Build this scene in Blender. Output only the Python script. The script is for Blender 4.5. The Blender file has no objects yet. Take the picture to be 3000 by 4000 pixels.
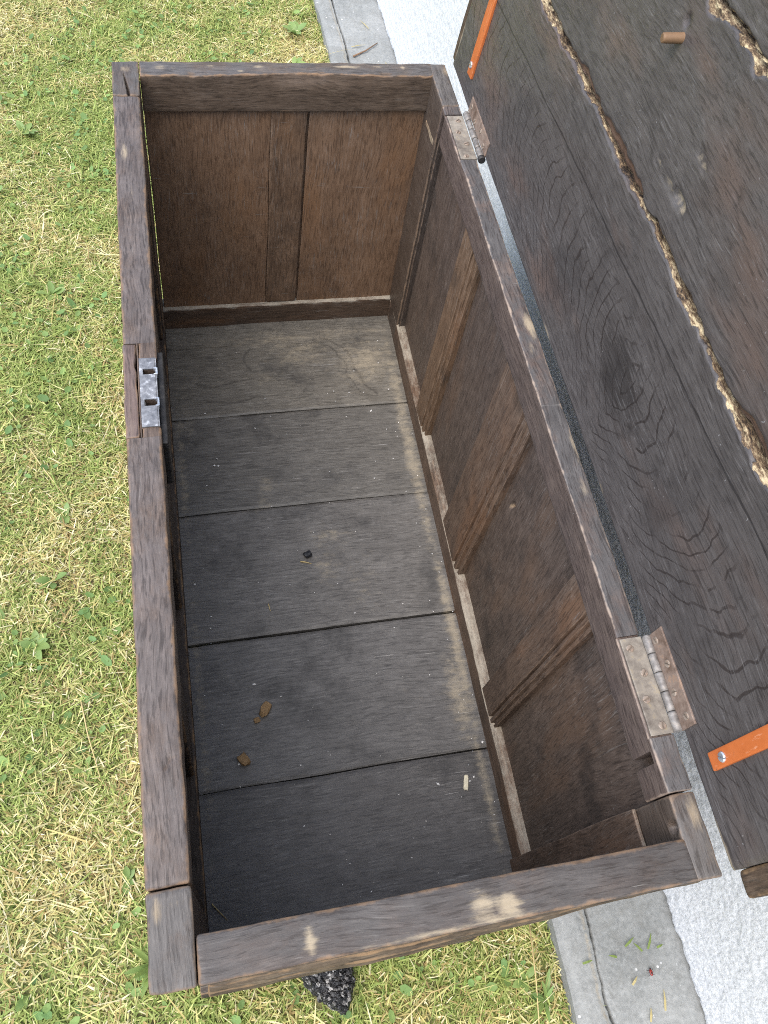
import bpy, math
import numpy as np
from mathutils import Matrix, Vector

# ------------------------------------------------------------------ camera, sky, sun, exposure
scene = bpy.context.scene
col = scene.collection
ZT = 0.70                                    # height of the chest rim above the ground (metres)

CAM_C = (0.0816, -0.0227, 0.8051 + ZT)
CAM_R = ((0.9735, -0.1836, 0.1360), (-0.0902, -0.8558, -0.5094), (0.2099, 0.4836, -0.8497))   # right, down, forward
cam_data = bpy.data.cameras.new('camera')
cam = bpy.data.objects.new('camera', cam_data)
col.objects.link(cam)
r_, d_, f_ = [Vector(v) for v in CAM_R]
M = Matrix((( r_.x, -d_.x, -f_.x, CAM_C[0]), (r_.y, -d_.y, -f_.y, CAM_C[1]), (r_.z, -d_.z, -f_.z, CAM_C[2]), (0, 0, 0, 1)))
q = M.to_quaternion(); q.normalize()
cam.matrix_world = Matrix.Translation(CAM_C) @ q.to_matrix().to_4x4()
cam_data.sensor_fit = 'HORIZONTAL'
cam_data.sensor_width = 36.0
cam_data.lens = 1784.08 / 1659.0 * 36.0
cam_data.clip_start = 0.01
cam_data.clip_end = 2000.0
scene.camera = cam
scene.render.resolution_x = 768
scene.render.resolution_y = 1024

SUN_EL, SUN_AZ = math.radians(60), math.radians(-122)      # azimuth measured from +Y towards +X
world = bpy.data.worlds.new('World')
scene.world = world
world.use_nodes = True
wn = world.node_tree
wn.nodes.clear()
w_out = wn.nodes.new('ShaderNodeOutputWorld')
w_bg = wn.nodes.new('ShaderNodeBackground')
w_sky = wn.nodes.new('ShaderNodeTexSky')
w_sky.sky_type = 'NISHITA'
w_sky.sun_disc = False
w_sky.sun_elevation = SUN_EL
w_sky.sun_rotation = SUN_AZ
w_sky.air_density = 1.0
w_sky.dust_density = 2.0
w_sky.ozone_density = 1.0
w_bg.inputs['Strength'].default_value = 0.15
wn.links.new(w_sky.outputs[0], w_bg.inputs[0])
wn.links.new(w_bg.outputs[0], w_out.inputs[0])

sun_d = bpy.data.lights.new('sun', 'SUN')
sun_d.energy = 1.5
sun_d.angle = math.radians(60)
sun_d.color = (1.0, 0.97, 0.92)
sun = bpy.data.objects.new('sun', sun_d)
col.objects.link(sun)
sdir = Vector((math.sin(SUN_AZ) * math.cos(SUN_EL), math.cos(SUN_AZ) * math.cos(SUN_EL), math.sin(SUN_EL)))
sun.location = sdir * 20
sun.rotation_euler = sdir.to_track_quat('Z', 'Y').to_euler()

scene.cycles.use_denoising = False
scene.cycles.filter_width = 1.0
scene.cycles.max_bounces = 5
scene.cycles.diffuse_bounces = 3
scene.cycles.glossy_bounces = 2
scene.cycles.transmission_bounces = 2
vs = scene.view_settings
vs.view_transform = 'Standard'
vs.look = 'None'
vs.exposure = 1.28
vs.gamma = 1.0
vs.use_curve_mapping = False

# ------------------------------------------------------------------ numeric helpers
rng = np.random.default_rng(7)

def _hash(ix, iy, iz, seed):
    h = (ix * 374761393 + iy * 668265263 + iz * 2147483647 + seed * 1274126177) & 0xffffffff
    h = ((h ^ (h >> 13)) * 1274126177) & 0xffffffff
    h = ((h ^ (h >> 16)) * 2246822519) & 0xffffffff
    return ((h ^ (h >> 15)) & 0xffff) / 32767.5 - 1.0

def vn(p, seed=0):
    p = np.atleast_2d(np.asarray(p, float))
    if p.shape[1] == 2:
        p = np.concatenate([p, np.zeros((len(p), 1))], 1)
    i = np.floor(p).astype(np.int64)
    f = p - i
    f = f * f * (3 - 2 * f)
    r = 0
    for dx in (0, 1):
        for dy in (0, 1):
            for dz in (0, 1):
                w = (f[:, 0] if dx else 1 - f[:, 0]) * (f[:, 1] if dy else 1 - f[:, 1]) * (f[:, 2] if dz else 1 - f[:, 2])
                r = r + w * _hash(i[:, 0] + dx, i[:, 1] + dy, i[:, 2] + dz, seed)
    return r

def fbm(p, oct=4, seed=0):
    p = np.atleast_2d(np.asarray(p, float))
    r, a, t = 0, 1.0, 0
    for k in range(oct):
        r = r + a * vn(p * 2 ** k, seed + k * 17)
        t += a
        a *= 0.5
    return r / t

def sstep(a, b, x):
    t = np.clip((np.asarray(x, float) - a) / (b - a), 0, 1)
    return t * t * (3 - 2 * t)

# ------------------------------------------------------------------ object helpers
ROOTS = {}

def root_loc(o):
    while o.parent is not None:
        o = o.parent
    return np.array(ROOTS.get(o.name, (0, 0, 0)), float)

def mk(name, verts, faces, mat, parent=None, attrs=None, smooth=True, flat_from=None, origin=None):
    v = np.asarray(verts, float)
    if parent is not None:
        v = v - root_loc(parent)
    elif origin is not None:
        v = v - np.array(origin, float)
    me = bpy.data.meshes.new(name)
    if isinstance(faces, np.ndarray):
        k = faces.shape[1]
        me.vertices.add(len(v))
        me.vertices.foreach_set('co', v.astype(np.float32).ravel())
        me.loops.add(faces.size)
        me.loops.foreach_set('vertex_index', faces.astype(np.int32).ravel())
        me.polygons.add(len(faces))
        me.polygons.foreach_set('loop_start', (np.arange(len(faces)) * k).astype(np.int32))
        me.update(calc_edges=True)
    else:
        me.from_pydata(v.tolist(), [], [list(map(int, f)) for f in faces])
    sm = np.full(len(me.polygons), smooth)
    if flat_from is not None:
        sm[flat_from:] = False
    me.polygons.foreach_set('use_smooth', sm)
    for an, av in (attrs or {}).items():
        av = np.asarray(av, np.float32)
        if av.ndim == 2:
            a = me.attributes.new(an, 'FLOAT_COLOR', 'POINT')
            if av.shape[1] == 3:
                av = np.concatenate([av, np.ones((len(av), 1), np.float32)], 1)
            a.data.foreach_set('color', av.ravel())
        else:
            a = me.attributes.new(an, 'FLOAT', 'POINT')
            a.data.foreach_set('value', av.ravel())
    if mat is not None:
        me.materials.append(mat)
    me.validate()
    me.update()
    o = bpy.data.objects.new(name, me)
    col.objects.link(o)
    if parent is not None:
        o.parent = parent
    elif origin is not None:
        o.location = origin
        ROOTS[o.name] = tuple(origin)
    return o

def empty(name, loc=(0, 0, 0), parent=None):
    o = bpy.data.objects.new(name, None)
    o.empty_display_size = 0.05
    col.objects.link(o)
    if parent is None:
        o.location = loc
        ROOTS[o.name] = tuple(loc)
    else:
        o.parent = parent
    return o

def tag(o, label=None, cat=None, group=None, kind=None):
    if label: o['label'] = label
    if cat: o['category'] = cat
    if group: o['group'] = group
    if kind: o['kind'] = kind
    return o

class Soup:
    """collects several pieces into one mesh"""
    def __init__(self):
        self.v, self.f, self.cf, self.a = [], [], [], {}
        self.n = 0
    def add(self, v, f, cf=(), attrs=None):
        v = np.asarray(v, float)
        self.v.append(v)
        self.f += [[i + self.n for i in q] for q in f]
        self.cf += [[i + self.n for i in q] for q in cf]
        attrs = attrs or {}
        for k in set(attrs) | set(self.a):
            cur = self.a.setdefault(k, np.zeros(self.n))
            self.a[k] = np.concatenate([cur, attrs.get(k, np.zeros(len(v)))])
        self.n += len(v)
    def build(self, name, mat, parent=None, smooth=True, origin=None):
        return mk(name, np.concatenate(self.v), self.f + self.cf, mat, parent, self.a, smooth, len(self.f), origin)

# chest is old and out of square: nominal box -> real shape
CW, CL = 0.53234, 1.3
def warp(P):
    P = np.asarray(P, float)
    x, y, z = P[:, 0], P[:, 1], P[:, 2]
    u = x / CW; v = y / CL
    return np.stack([x * (1 + 0.0409 * v) + 0.0191 * z * (1 - 2 * u),
                     y + u * (0.0016 * (1 - v) + 0.0134 * v) - 0.0396 * z, z + ZT], 1)

AX = {'x': (0, (1, 2)), 'y': (1, (0, 2)), 'z': (2, (0, 1))}

def round_poly(pts, r, ds):
    """closed 2-D polygon -> points with rounded, subdivided outline and wear weight"""
    pts = np.asarray(pts, float)
    n = len(pts)
    area = 0.5 * np.sum(pts[:, 0] * np.roll(pts[:, 1], -1) - np.roll(pts[:, 0], -1) * pts[:, 1])
    if area < 0:
        pts = pts[::-1]
    out, wear = [], []
    cs = []
    for i in range(n):
        a, b, c = pts[i - 1], pts[i], pts[(i + 1) % n]
        la, lc = np.linalg.norm(a - b), np.linalg.norm(c - b)
        rr = min(r, 0.3 * la, 0.3 * lc)
        d1, d2 = (a - b) / la, (c - b) / lc
        conv = (b - a)[0] * (c - b)[1] - (b - a)[1] * (c - b)[0] > 0
        cs.append((b, d1, d2, rr, conv))
    for i in range(n):
        b, d1, d2, rr, conv = cs[i]
        w = 1.0 if conv else 0.0
        p0, p2 = b + d1 * rr, b + d2 * rr
        pm = 0.25 * p0 + 0.5 * b + 0.25 * p2
        out += [p0, pm, p2]; wear += [0.75 * w, w, 0.75 * w]
        nb, nd1, nd2, nr, nconv = cs[(i + 1) % n]
        e = nb + nd1 * nr
        ln = np.linalg.norm(e - p2)
        g = min(2.2 * max(rr, 0.001), ln * 0.25)
        k = max(0, int((ln - 2 * g) / ds))
        for t in [g] + [g + (ln - 2 * g) * (j + 1) / (k + 1) for j in range(k)] + [ln - g]:
            out.append(p2 + (e - p2) * t / ln); wear.append(0.0)
    return np.array(out), np.array(wear)

def sweep(axis, a0, a1, poly, r=0.003, ds=0.02, step=0.02, bev=(True, True), wob=0.0006, seed=0, deform=None, dowarp=True, attr=None):
    """rounded profile swept along an axis; returns verts, faces, cap faces, attrs"""
    ai, (bi, ci) = AX[axis]
    prof, wear = round_poly(poly, r, ds)
    m = len(prof)
    nx = np.roll(prof, -1, 0) - np.roll(prof, 1, 0)
    nrm = np.stack([nx[:, 1], -nx[:, 0]], 1)
    nrm /= np.linalg.norm(nrm, axis=1)[:, None] + 1e-12
    k = max(1, int(round((a1 - a0) / step)))
    st = list(np.linspace(a0, a1, k + 1))
    rings = [(s, 0.0, 0.0) for s in st]
    if bev[0]:
        rings = [(a0, r, 1.0), (a0 + .3 * r, .3 * r, 1.0), (a0 + r, 0, .7), (a0 + 2.5 * r, 0, 0)] + [q for q in rings if q[0] > a0 + 3.2 * r]
    if bev[1]:
        rings = [q for q in rings if q[0] < a1 - 3.2 * r] + [(a1 - 2.5 * r, 0, 0), (a1 - r, 0, .7), (a1 - .3 * r, .3 * r, 1.0), (a1, r, 1.0)]
    V, Wr = [], []
    for s, inset, w in rings:
        p2 = prof - nrm * inset
        v = np.zeros((m, 3)); v[:, ai] = s; v[:, bi] = p2[:, 0]; v[:, ci] = p2[:, 1]
        V.append(v); Wr.append(np.maximum(wear, w))
    V = np.concatenate(V); Wr = np.concatenate(Wr)
    nr = len(rings)
    F = []
    for j in range(nr - 1):
        for i in range(m):
            i2 = (i + 1) % m
            F.append((j * m + i, j * m + i2, (j + 1) * m + i2, (j + 1) * m + i))
    flip = (ai == 1)
    if flip:
        F = [f[::-1] for f in F]
    c0, c1 = V[:m].copy(), V[-m:].copy()
    if wob:
        q = V * 14 + seed * 3.1
        off = np.stack([vn(q, 1), vn(q, 2), vn(q, 3)], 1) * wob
        q2 = V * 70
        edge = (Wr > .6)[:, None] * np.stack([vn(q2, 4), vn(q2, 5), vn(q2, 6)], 1) * wob * 1.3
        V = V + off + edge
        c0, c1 = V[:m].copy(), V[-m:].copy()
    nV = len(V)
    V = np.concatenate([V, c0, c1])
    Wr = np.concatenate([Wr, np.zeros(2 * m)])
    if deform is not None:
        V = deform(V)
    A = {'wear': Wr}
    if attr is not None:
        A.update({k_: f_(V) for k_, f_ in attr.items()})
    cap = [list(range(nV, nV + m))[::-1], list(range(nV + m, nV + 2 * m))]
    if flip:
        cap = [c[::-1] for c in cap]
    if dowarp:
        V = warp(V)
    return V, F, cap, A

def rect(b0, b1, c0, c1):
    return [(b0, c0), (b1, c0), (b1, c1), (b0, c1)]

def board(name, axis, a0, a1, poly, mat, parent, **kw):
    v, f, c, a = sweep(axis, a0, a1, poly, **kw)
    return mk(name, v, f + c, mat, parent, a, True, len(f))

def sheet(name, us, vs_, P, hfun, thick, mat, parent=None, attr=None, origin=None, smooth=True):
    """height-field board: P(u,v,w) -> xyz, top surface at w=h, closed by a skirt and a back"""
    us = np.asarray(us); vs_ = np.asarray(vs_)
    U, Vv = np.meshgrid(us, vs_, indexing='ij')
    u, v = U.ravel(), Vv.ravel()
    h = hfun(u, v)
    top = P(u, v, h)
    n, m = len(us), len(vs_)
    idx = np.arange(n * m).reshape(n, m)
    quads = np.stack([idx[:-1, :-1], idx[1:, :-1], idx[1:, 1:], idx[:-1, 1:]], -1).reshape(-1, 4)
    ring = np.concatenate([idx[:, 0], idx[-1, 1:], idx[::-1, -1][1:], idx[0, ::-1][1:-1]])
    k = len(ring)
    b1 = top[ring]
    bot = P(u[ring], v[ring], np.full(k, -thick))
    V = np.concatenate([top, b1, bot])
    o1 = n * m; o2 = o1 + k
    i = np.arange(k); j = (i + 1) % k
    sk = np.stack([o1 + j, o1 + i, o2 + i, o2 + j], 1)
    # back face as one quad from the four corners
    cz = [0, n - 1, n - 1 + m - 1, 2 * (n - 1) + m - 1]
    back = np.array([[o2 + cz[0], o2 + cz[3], o2 + cz[2], o2 + cz[1]]])
    F = np.concatenate([quads, sk, back])
    A = {}
    for an, f in (attr or {}).items():
        av = f(u, v, h)
        A[an] = np.concatenate([av, av[ring], av[ring]])
    return mk(name, V, F, mat, parent, A, smooth, len(quads), origin)

# ------------------------------------------------------------------ materials
class NT:
    def __init__(self, name):
        self.m = bpy.data.materials.new(name)
        self.m.use_nodes = True
        self.t = self.m.node_tree
        self.t.nodes.clear()
        self.out = self.n('ShaderNodeOutputMaterial')
    def n(self, typ, **kw):
        o = self.t.nodes.new(typ)
        for k, v in kw.items():
            setattr(o, k, v)
        return o
    def set(self, inp, v):
        if isinstance(v, bpy.types.NodeSocket):
            self.t.links.new(v, inp)
        elif v is not None:
            if isinstance(v, (tuple, list)) and len(v) == 3 and inp.type == 'RGBA':
                v = (*v, 1)
            inp.default_value = v
    def math(self, op, a, b=None, c=None, clamp=False):
        o = self.n('ShaderNodeMath', operation=op, use_clamp=clamp)
        self.set(o.inputs[0], a)
        if b is not None: self.set(o.inputs[1], b)
        if c is not None: self.set(o.inputs[2], c)
        return o.outputs[0]
    def vmath(self, op, a, b=None):
        o = self.n('ShaderNodeVectorMath', operation=op)
        self.set(o.inputs[0], a)
        if b is not None: self.set(o.inputs[1], b)
        return o.outputs[0]
    def mix(self, fac, a, b, blend='MIX'):
        o = self.n('ShaderNodeMix', data_type='RGBA', blend_type=blend)
        self.set(o.inputs[0], fac); self.set(o.inputs[6], a); self.set(o.inputs[7], b)
        return o.outputs[2]
    def fmix(self, fac, a, b):
        o = self.n('ShaderNodeMix', data_type='FLOAT')
        self.set(o.inputs[0], fac); self.set(o.inputs[2], a); self.set(o.inputs[3], b)
        return o.outputs[0]
    def noise(self, vec, scale=1, detail=4, rough=.55, dist=0.0):
        o = self.n('ShaderNodeTexNoise')
        self.set(o.inputs['Vector'], vec)
        o.inputs['Scale'].default_value = scale
        o.inputs['Detail'].default_value = detail
        o.inputs['Roughness'].default_value = rough
        o.inputs['Distortion'].default_value = dist
        return o.outputs[0]
    def vor(self, vec, scale, feature='F1', rand=1.0):
        o = self.n('ShaderNodeTexVoronoi', feature=feature)
        self.set(o.inputs['Vector'], vec)
        o.inputs['Scale'].default_value = scale
        o.inputs['Randomness'].default_value = rand
        return o
    def ss(self, x, a, b, lo=0.0, hi=1.0):
        o = self.n('ShaderNodeMapRange', interpolation_type='SMOOTHSTEP')
        self.set(o.inputs[0], x)
        for i, v in enumerate((a, b, lo, hi)):
            o.inputs[i + 1].default_value = v
        return o.outputs[0]
    def attr(self, name):
        return self.n('ShaderNodeAttribute', attribute_name=name)
    def ramp(self, fac, stops):
        o = self.n('ShaderNodeValToRGB')
        e = o.color_ramp.elements
        while len(e) < len(stops): e.new(0.5)
        for i, (p_, c_) in enumerate(stops):
            e[i].position = p_; e[i].color = (*c_, 1)
        self.set(o.inputs[0], fac)
        return o.outputs[0]
    def bsdf(self, colr, rough, bump=None, metal=0.0, spec=0.5):
        b = self.n('ShaderNodeBsdfPrincipled')
        self.set(b.inputs['Base Color'], colr)
        self.set(b.inputs['Roughness'], rough)
        self.set(b.inputs['Metallic'], metal)
        self.set(b.inputs['Specular IOR Level'], spec)
        if bump is not None:
            self.set(b.inputs['Normal'], bump)
        self.t.links.new(b.outputs[0], self.out.inputs['Surface'])
        return b
    def bump(self, h, strength=0.5, dist=0.001, prev=None):
        o = self.n('ShaderNodeBump')
        o.inputs['Strength'].default_value = strength
        o.inputs['Distance'].default_value = dist
        self.set(o.inputs['Height'], h)
        if prev is not None: self.set(o.inputs['Normal'], prev)
        return o.outputs[0]

_W = {}
def wood(axis, dark, mid, light, wear=(.30, .19, .10), tan=(.42, .30, .16), dust=(.40, .34, .23), rough=.55, spec=.4,
         grain=1.0, scuff=0.3, scuffcol=(.30, .28, .25), pore=0.5, blotch=(0.02, 0.018, 0.016), blotch_amt=0.3, red=None, rings=False, sap=False, bstr=.6, key='', tan_on=False, dust_on=False, slate_on=False, slate=(.082, .076, .072), contrast=1.0):
    k = (axis, dark, mid, light, key, tan_on, dust_on, slate_on)
    if k in _W: return _W[k]
    t = NT('oak_' + key + '_' + axis)
    tc = t.n('ShaderNodeTexCoord').outputs['Object']
    rnd = t.n('ShaderNodeObjectInfo').outputs['Random']
    off = t.n('ShaderNodeCombineXYZ')
    for i, q in enumerate((13.0, 29.0, 17.0)):
        t.set(off.inputs[i], t.math('MULTIPLY', rnd, q))
    P = t.vmath('ADD', tc, off.outputs[0])
    ai = 'xyz'.index(axis)
    def mapped(al, ac, src=P):
        s = [ac, ac, ac]; s[ai] = al
        return t.vmath('MULTIPLY', src, tuple(s))
    # gentle warp so that grain lines wander
    wv = t.n('ShaderNodeTexNoise'); t.set(wv.inputs['Vector'], P); wv.inputs['Scale'].default_value = 4.0; wv.inputs['Detail'].default_value = 2
    wob = t.vmath('MULTIPLY', t.vmath('SUBTRACT', wv.outputs[1], (.5, .5, .5)), (.035, .035, .035))
    Pw = t.vmath('ADD', P, wob)
    g1 = t.noise(mapped(26 * grain, 270 * grain, Pw), 1, 4, .74, .2)
    g2 = t.noise(mapped(30, 400, Pw), 1, 2, .65)
    g3 = t.noise(mapped(2.2, 34, Pw), 1, 2, .5)
    lo = t.noise(P, 8.5, 4, .65)
    f = t.math('ADD', t.math('ADD', t.math('MULTIPLY', g1, .48), t.math('MULTIPLY', g3, .14)), t.math('MULTIPLY', t.noise(mapped(22, 30), 1, 6, .78), .38))
    c = t.ramp(f, [(.5 - .15 / contrast, dark), (.5, mid), (.5 + .16 / contrast, light)])
    if dust_on:
        c = t.mix(t.math('MULTIPLY', t.attr('stain').outputs['Fac'], .7), c, (.030, .027, .024))
    if slate_on:
        sl = t.ramp(f, [(.36, tuple(x * .66 for x in slate)), (.5, slate), (.65, tuple(x * 1.5 for x in slate))])
        c = t.mix(t.math('MULTIPLY', t.attr('slate').outputs['Fac'], t.ss(t.noise(mapped(11, 22), 1, 5, .75), .30, .60)), c, sl)
    if red is not None:
        c = t.mix(t.math('MULTIPLY', t.ss(t.noise(t.vmath('ADD', mapped(3, 9), (5, 5, 5)), 1, 3, .65), .48, .70), .55), c, red)
    c = t.mix(t.math('MULTIPLY', t.ss(lo, .52, .72), blotch_amt), c, blotch)
    c = t.mix(t.math('MULTIPLY', t.ss(g2, .52, .64), pore), c, tuple(x * .45 for x in dark))
    hgt = t.math('ADD', t.math('MULTIPLY', g1, .6), t.math('MULTIPLY', g2, .4))
    if rings:
        sx = t.n('ShaderNodeSeparateXYZ'); t.set(sx.inputs[0], tc)
        nz = t.math('SUBTRACT', t.noise(t.vmath('MULTIPLY', tc, (9, 9, 14)), 1, 3, .5), .5)
        s_, v_ = t.math('ADD', sx.outputs[1], rings[0]), t.math('SUBTRACT', sx.outputs[2], rings[1])
        av = t.math('SUBTRACT', v_, .135)
        ff = t.math('ADD', t.math('ABSOLUTE', t.math('SUBTRACT', s_, .50)), t.math('MULTIPLY', t.math('MULTIPLY', av, av), 10.0))
        ff = t.math('ADD', ff, t.math('MULTIPLY', nz, .085))
        ln = t.math('SINE', t.math('MULTIPLY', ff, 2 * math.pi / .026))
        brk = t.ss(t.noise(t.vmath('MULTIPLY', tc, (22, 15, 22)), 1, 3, .6), .38, .56)
        reg = t.math('MULTIPLY', t.ss(v_, .15, .175, 1, 0), t.ss(v_, .004, .03))
        lm = t.math('MULTIPLY', t.math('MULTIPLY', t.ss(ln, .86, .985), brk), reg)
        c = t.mix(t.math('MULTIPLY', lm, .68), c, (.018, .012, .010))
        hgt = t.math('SUBTRACT', hgt, t.math('MULTIPLY', lm, .35))
        # dark knot
        kx = t.math('MULTIPLY', t.math('SUBTRACT', s_, .515), .55); kv = t.math('SUBTRACT', v_, .105)
        kd = t.math('SQRT', t.math('ADD', t.math('MULTIPLY', kx, kx), t.math('MULTIPLY', kv, kv)))
        kd = t.math('ADD', kd, t.math('ADD', t.math('MULTIPLY', nz, .05), t.math('MULTIPLY', t.math('SUBTRACT', g1, .5), .09)))
        c = t.mix(t.ss(kd, .010, .050, .62, 0), c, (.016, .013, .012))
        # faint boundary line between plain and quarter-sawn wood
        jl = t.math('ABSOLUTE', t.math('SUBTRACT', v_, t.math('ADD', .186, t.math('ADD', t.math('MULTIPLY', t.math('SUBTRACT', s_, .64), -.045), t.math('MULTIPLY', nz, .012)))))
        c = t.mix(t.ss(jl, .0006, .0018, .7, 0), c, (.012, .010, .010))
    # pale scuffs and fine scratches
    sc = t.noise(mapped(24, 380, Pw), 1, 4, .75)
    sc2 = t.noise(P, 9, 3, .6)
    c = t.mix(t.math('MULTIPLY', t.math('MULTIPLY', t.ss(sc, .54, .72), t.ss(sc2, .36, .64)), scuff * .8), c, scuffcol)
    Pr = t.n('ShaderNodeMapping'); Pr.inputs['Rotation'].default_value = (.7, .5, .9); Pr.inputs['Scale'].default_value = (9, 260, 260); t.set(Pr.inputs[0], P)
    sc3 = t.math('MULTIPLY', t.ss(t.noise(Pr.outputs[0], 1, 2, .5), .70, .76), t.ss(t.noise(P, 14, 2), .5, .62))
    c = t.mix(t.math('MULTIPLY', sc3, min(1, scuff * 1.4)), c, scuffcol)
    en = t.noise(P, 38, 3, .7)
    wa = t.attr('wear').outputs['Fac']
    wm = t.ss(t.math('ADD', t.math('MULTIPLY', wa, .66), t.math('SUBTRACT', en, .5)), .46, .76)
    c = t.mix(t.math('MULTIPLY', wm, .6), c, wear)
    msk = wm
    if tan_on:
        tn_ = t.attr('tan').outputs['Fac']
        tm = t.ss(t.math('ADD', tn_, t.math('MULTIPLY', t.math('SUBTRACT', t.noise(mapped(14, 75), 1, 5, .78), .5), 2.0)), .35, 1.05)
        c = t.mix(t.math('MULTIPLY', tm, .6), c, tan)
        msk = t.math('MAXIMUM', msk, tm)
    if dust_on:
        du = t.attr('dust').outputs['Fac']
        dm = t.ss(t.math('ADD', du, t.math('MULTIPLY', t.math('SUBTRACT', t.noise(mapped(30, 60), 1, 7, .82), .5), 2.2)), .25, 1.1)
        c = t.mix(t.math('MULTIPLY', dm, .75), c, dust)
        msk = t.math('MAXIMUM', msk, dm)
    ru = t.math('ADD', t.fmix(lo, rough - .14, rough + .16), t.math('MULTIPLY', msk, .2), clamp=True)
    if sap:
        sa = t.attr('sap').outputs['Fac']
        sn = t.noise(t.vmath('MULTIPLY', tc, (1, .3, 1)), 300, 5, .75)
        sapc = t.ramp(t.math('ADD', sn, t.math('MULTIPLY', t.math('SUBTRACT', t.noise(tc, 26, 3, .6), .5), .45)), [(.36, (.022, .014, .009)), (.49, (.17, .11, .06)), (.64, (.56, .45, .27))])
        sm = t.ss(t.math('ADD', sa, t.math('MULTIPLY', t.math('SUBTRACT', t.noise(t.vmath('MULTIPLY', tc, (1, .35, 1)), 150, 5, .75), .5), 1.5)), .35, .7)
        c = t.mix(sm, c, sapc)
        rb = t.attr('core').outputs['Fac']
        rm = t.ss(t.math('ADD', rb, t.math('MULTIPLY', t.math('SUBTRACT', t.noise(tc, 90, 3, .6), .5), .6)), .4, .6)
        c = t.mix(rm, c, t.mix(t.noise(tc, 130, 4), (.05, .030, .022), (.14, .080, .052)))
        ru = t.math('ADD', ru, t.math('MULTIPLY', sm, .3), clamp=True)
        hgt = t.math('ADD', hgt, t.math('MULTIPLY', t.math('MULTIPLY', sn, sm), 2.0))
    bp = t.bump(hgt, bstr, .0012)
    t.bsdf(c, ru, bp, spec=spec)
    _W[k] = t.m
    return t.m

RIM = dict(dark=(.044, .030, .022), mid=(.096, .068, .051), light=(.185, .138, .108), key='rim', rough=.5, spec=.42, scuff=.3, blotch_amt=.4, blotch=(.054, .045, .041), wear=(.27, .165, .09), tan=(.47, .38, .25), tan_on=True, contrast=.85, pore=.55)
END = dict(dark=(.045, .032, .024), mid=(.085, .063, .048), light=(.145, .112, .088), key='endgrain', rough=.5, spec=.45, scuff=.3, contrast=.7, blotch_amt=.35, blotch=(.05, .045, .043), wear=(.24, .16, .10), tan=(.36, .28, .18), tan_on=True, slate_on=True, slate=(.094, .084, .075))
BACK = dict(dark=(0.056, 0.037, 0.025), mid=(0.124, 0.083, 0.058), light=(0.220, 0.156, 0.116), key='back', rough=.6, spec=.35, scuff=.6, red=(0.201, 0.106, 0.055), wear=(.24, .165, .11), blotch_amt=.45, dust=(.40, .35, .27), tan=(.32, .23, .14), contrast=.8)
PANEL = dict(dark=(0.095, 0.054, 0.032), mid=(0.195, 0.118, 0.070), light=(0.305, 0.196, 0.125), key='panel', rough=.6, spec=.32, scuff=.75, red=(0.226, 0.118, 0.055), wear=(.22, .15, .10), blotch_amt=.35, dust=(.42, .37, .29), contrast=.8)
FLOOR = dict(dark=(.066, .060, .052), mid=(.112, .103, .092), light=(.195, .183, .165), key='floor', rough=.52, spec=.45, scuff=.6, scuffcol=(.36, .35, .33), blotch=(.045, .043, .041), blotch_amt=.75, dust=(.38, .325, .235), dust_on=True, contrast=.7)
LID = dict(dark=(.044, .036, .033), mid=(.074, .065, .061), light=(.120, .108, .102), key='lid', rough=.46, spec=.48, scuff=.45, scuffcol=(.27, .26, .255), red=(.125, .078, .058), blotch_amt=.5, blotch=(.030, .026, .025), tan_on=True, contrast=.65)
FRONT = dict(dark=(.032, .024, .019), mid=(.06, .046, .037), light=(.10, .08, .065), key='front', rough=.65, spec=.25, scuff=.3)

def metal(name, c1, c2, c3, rough=.45, scale=120, met=.85, spot=(.62, .58, .56), spot_amt=.5):
    t = NT(name)
    tc = t.n('ShaderNodeTexCoord').outputs['Object']
    n1 = t.noise(tc, scale, 5, .65)
    n2 = t.noise(tc, scale * .25, 4, .6)
    c = t.ramp(t.math('ADD', t.math('MULTIPLY', n1, .5), t.math('MULTIPLY', n2, .5)), [(.34, c1), (.5, c2), (.66, c3)])
    sp = t.math('MULTIPLY', t.ss(n1, .56, .66), spot_amt)
    c = t.mix(sp, c, spot)
    t.bsdf(c, t.fmix(n2, rough - .1, rough + .25), t.bump(n1, .25, .0006), t.fmix(n2, met, met - .35))
    return t.m

M_ZINC = metal('galvanised_plate', (.13, .13, .135), (.23, .23, .235), (.38, .38, .385), .45, 170, .7, (.60, .60, .60), .6)
M_HINGE = metal('tarnished_steel', (.16, .135, .11), (.27, .235, .19), (.38, .34, .28), .5, 90, .55, (.30, .22, .10), .35)
M_RUST = metal('rusty_steel', (.12, .075, .05), (.21, .15, .115), (.29, .23, .185), .6, 90, .4, (.30, .15, .07), .4)
M_BARREL = metal('worn_steel', (.13, .115, .10), (.22, .20, .18), (.34, .32, .295), .52, 150, .6, (.3, .2, .1), .25)
M_SCREW = metal('screw_steel', (.15, .11, .085), (.25, .20, .155), (.34, .29, .24), .55, 300, .45, (.28, .13, .06), .4)
M_BRIGHT = metal('zinc_screw', (.45, .48, .52), (.6, .63, .67), (.75, .78, .82), .3, 300, .9, (.8, .8, .8), .2)
M_DARKSLOT = metal('dark_iron', (.02, .018, .016), (.035, .032, .03), (.06, .055, .05), .5, 120, .6, (.1, .09, .08), .2)

def simple(name, c, rough=.6, var=.25, scale=60, bump=.2, spec=.4):
    t = NT(name)
    tc = t.n('ShaderNodeTexCoord').outputs['Object']
    n = t.noise(tc, scale, 5, .65)
    cc = t.mix(n, tuple(x * (1 - var) for x in c), tuple(min(1, x * (1 + var)) for x in c))
    t.bsdf(cc, rough, t.bump(n, bump, .001), spec=spec)
    return t.m

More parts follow.
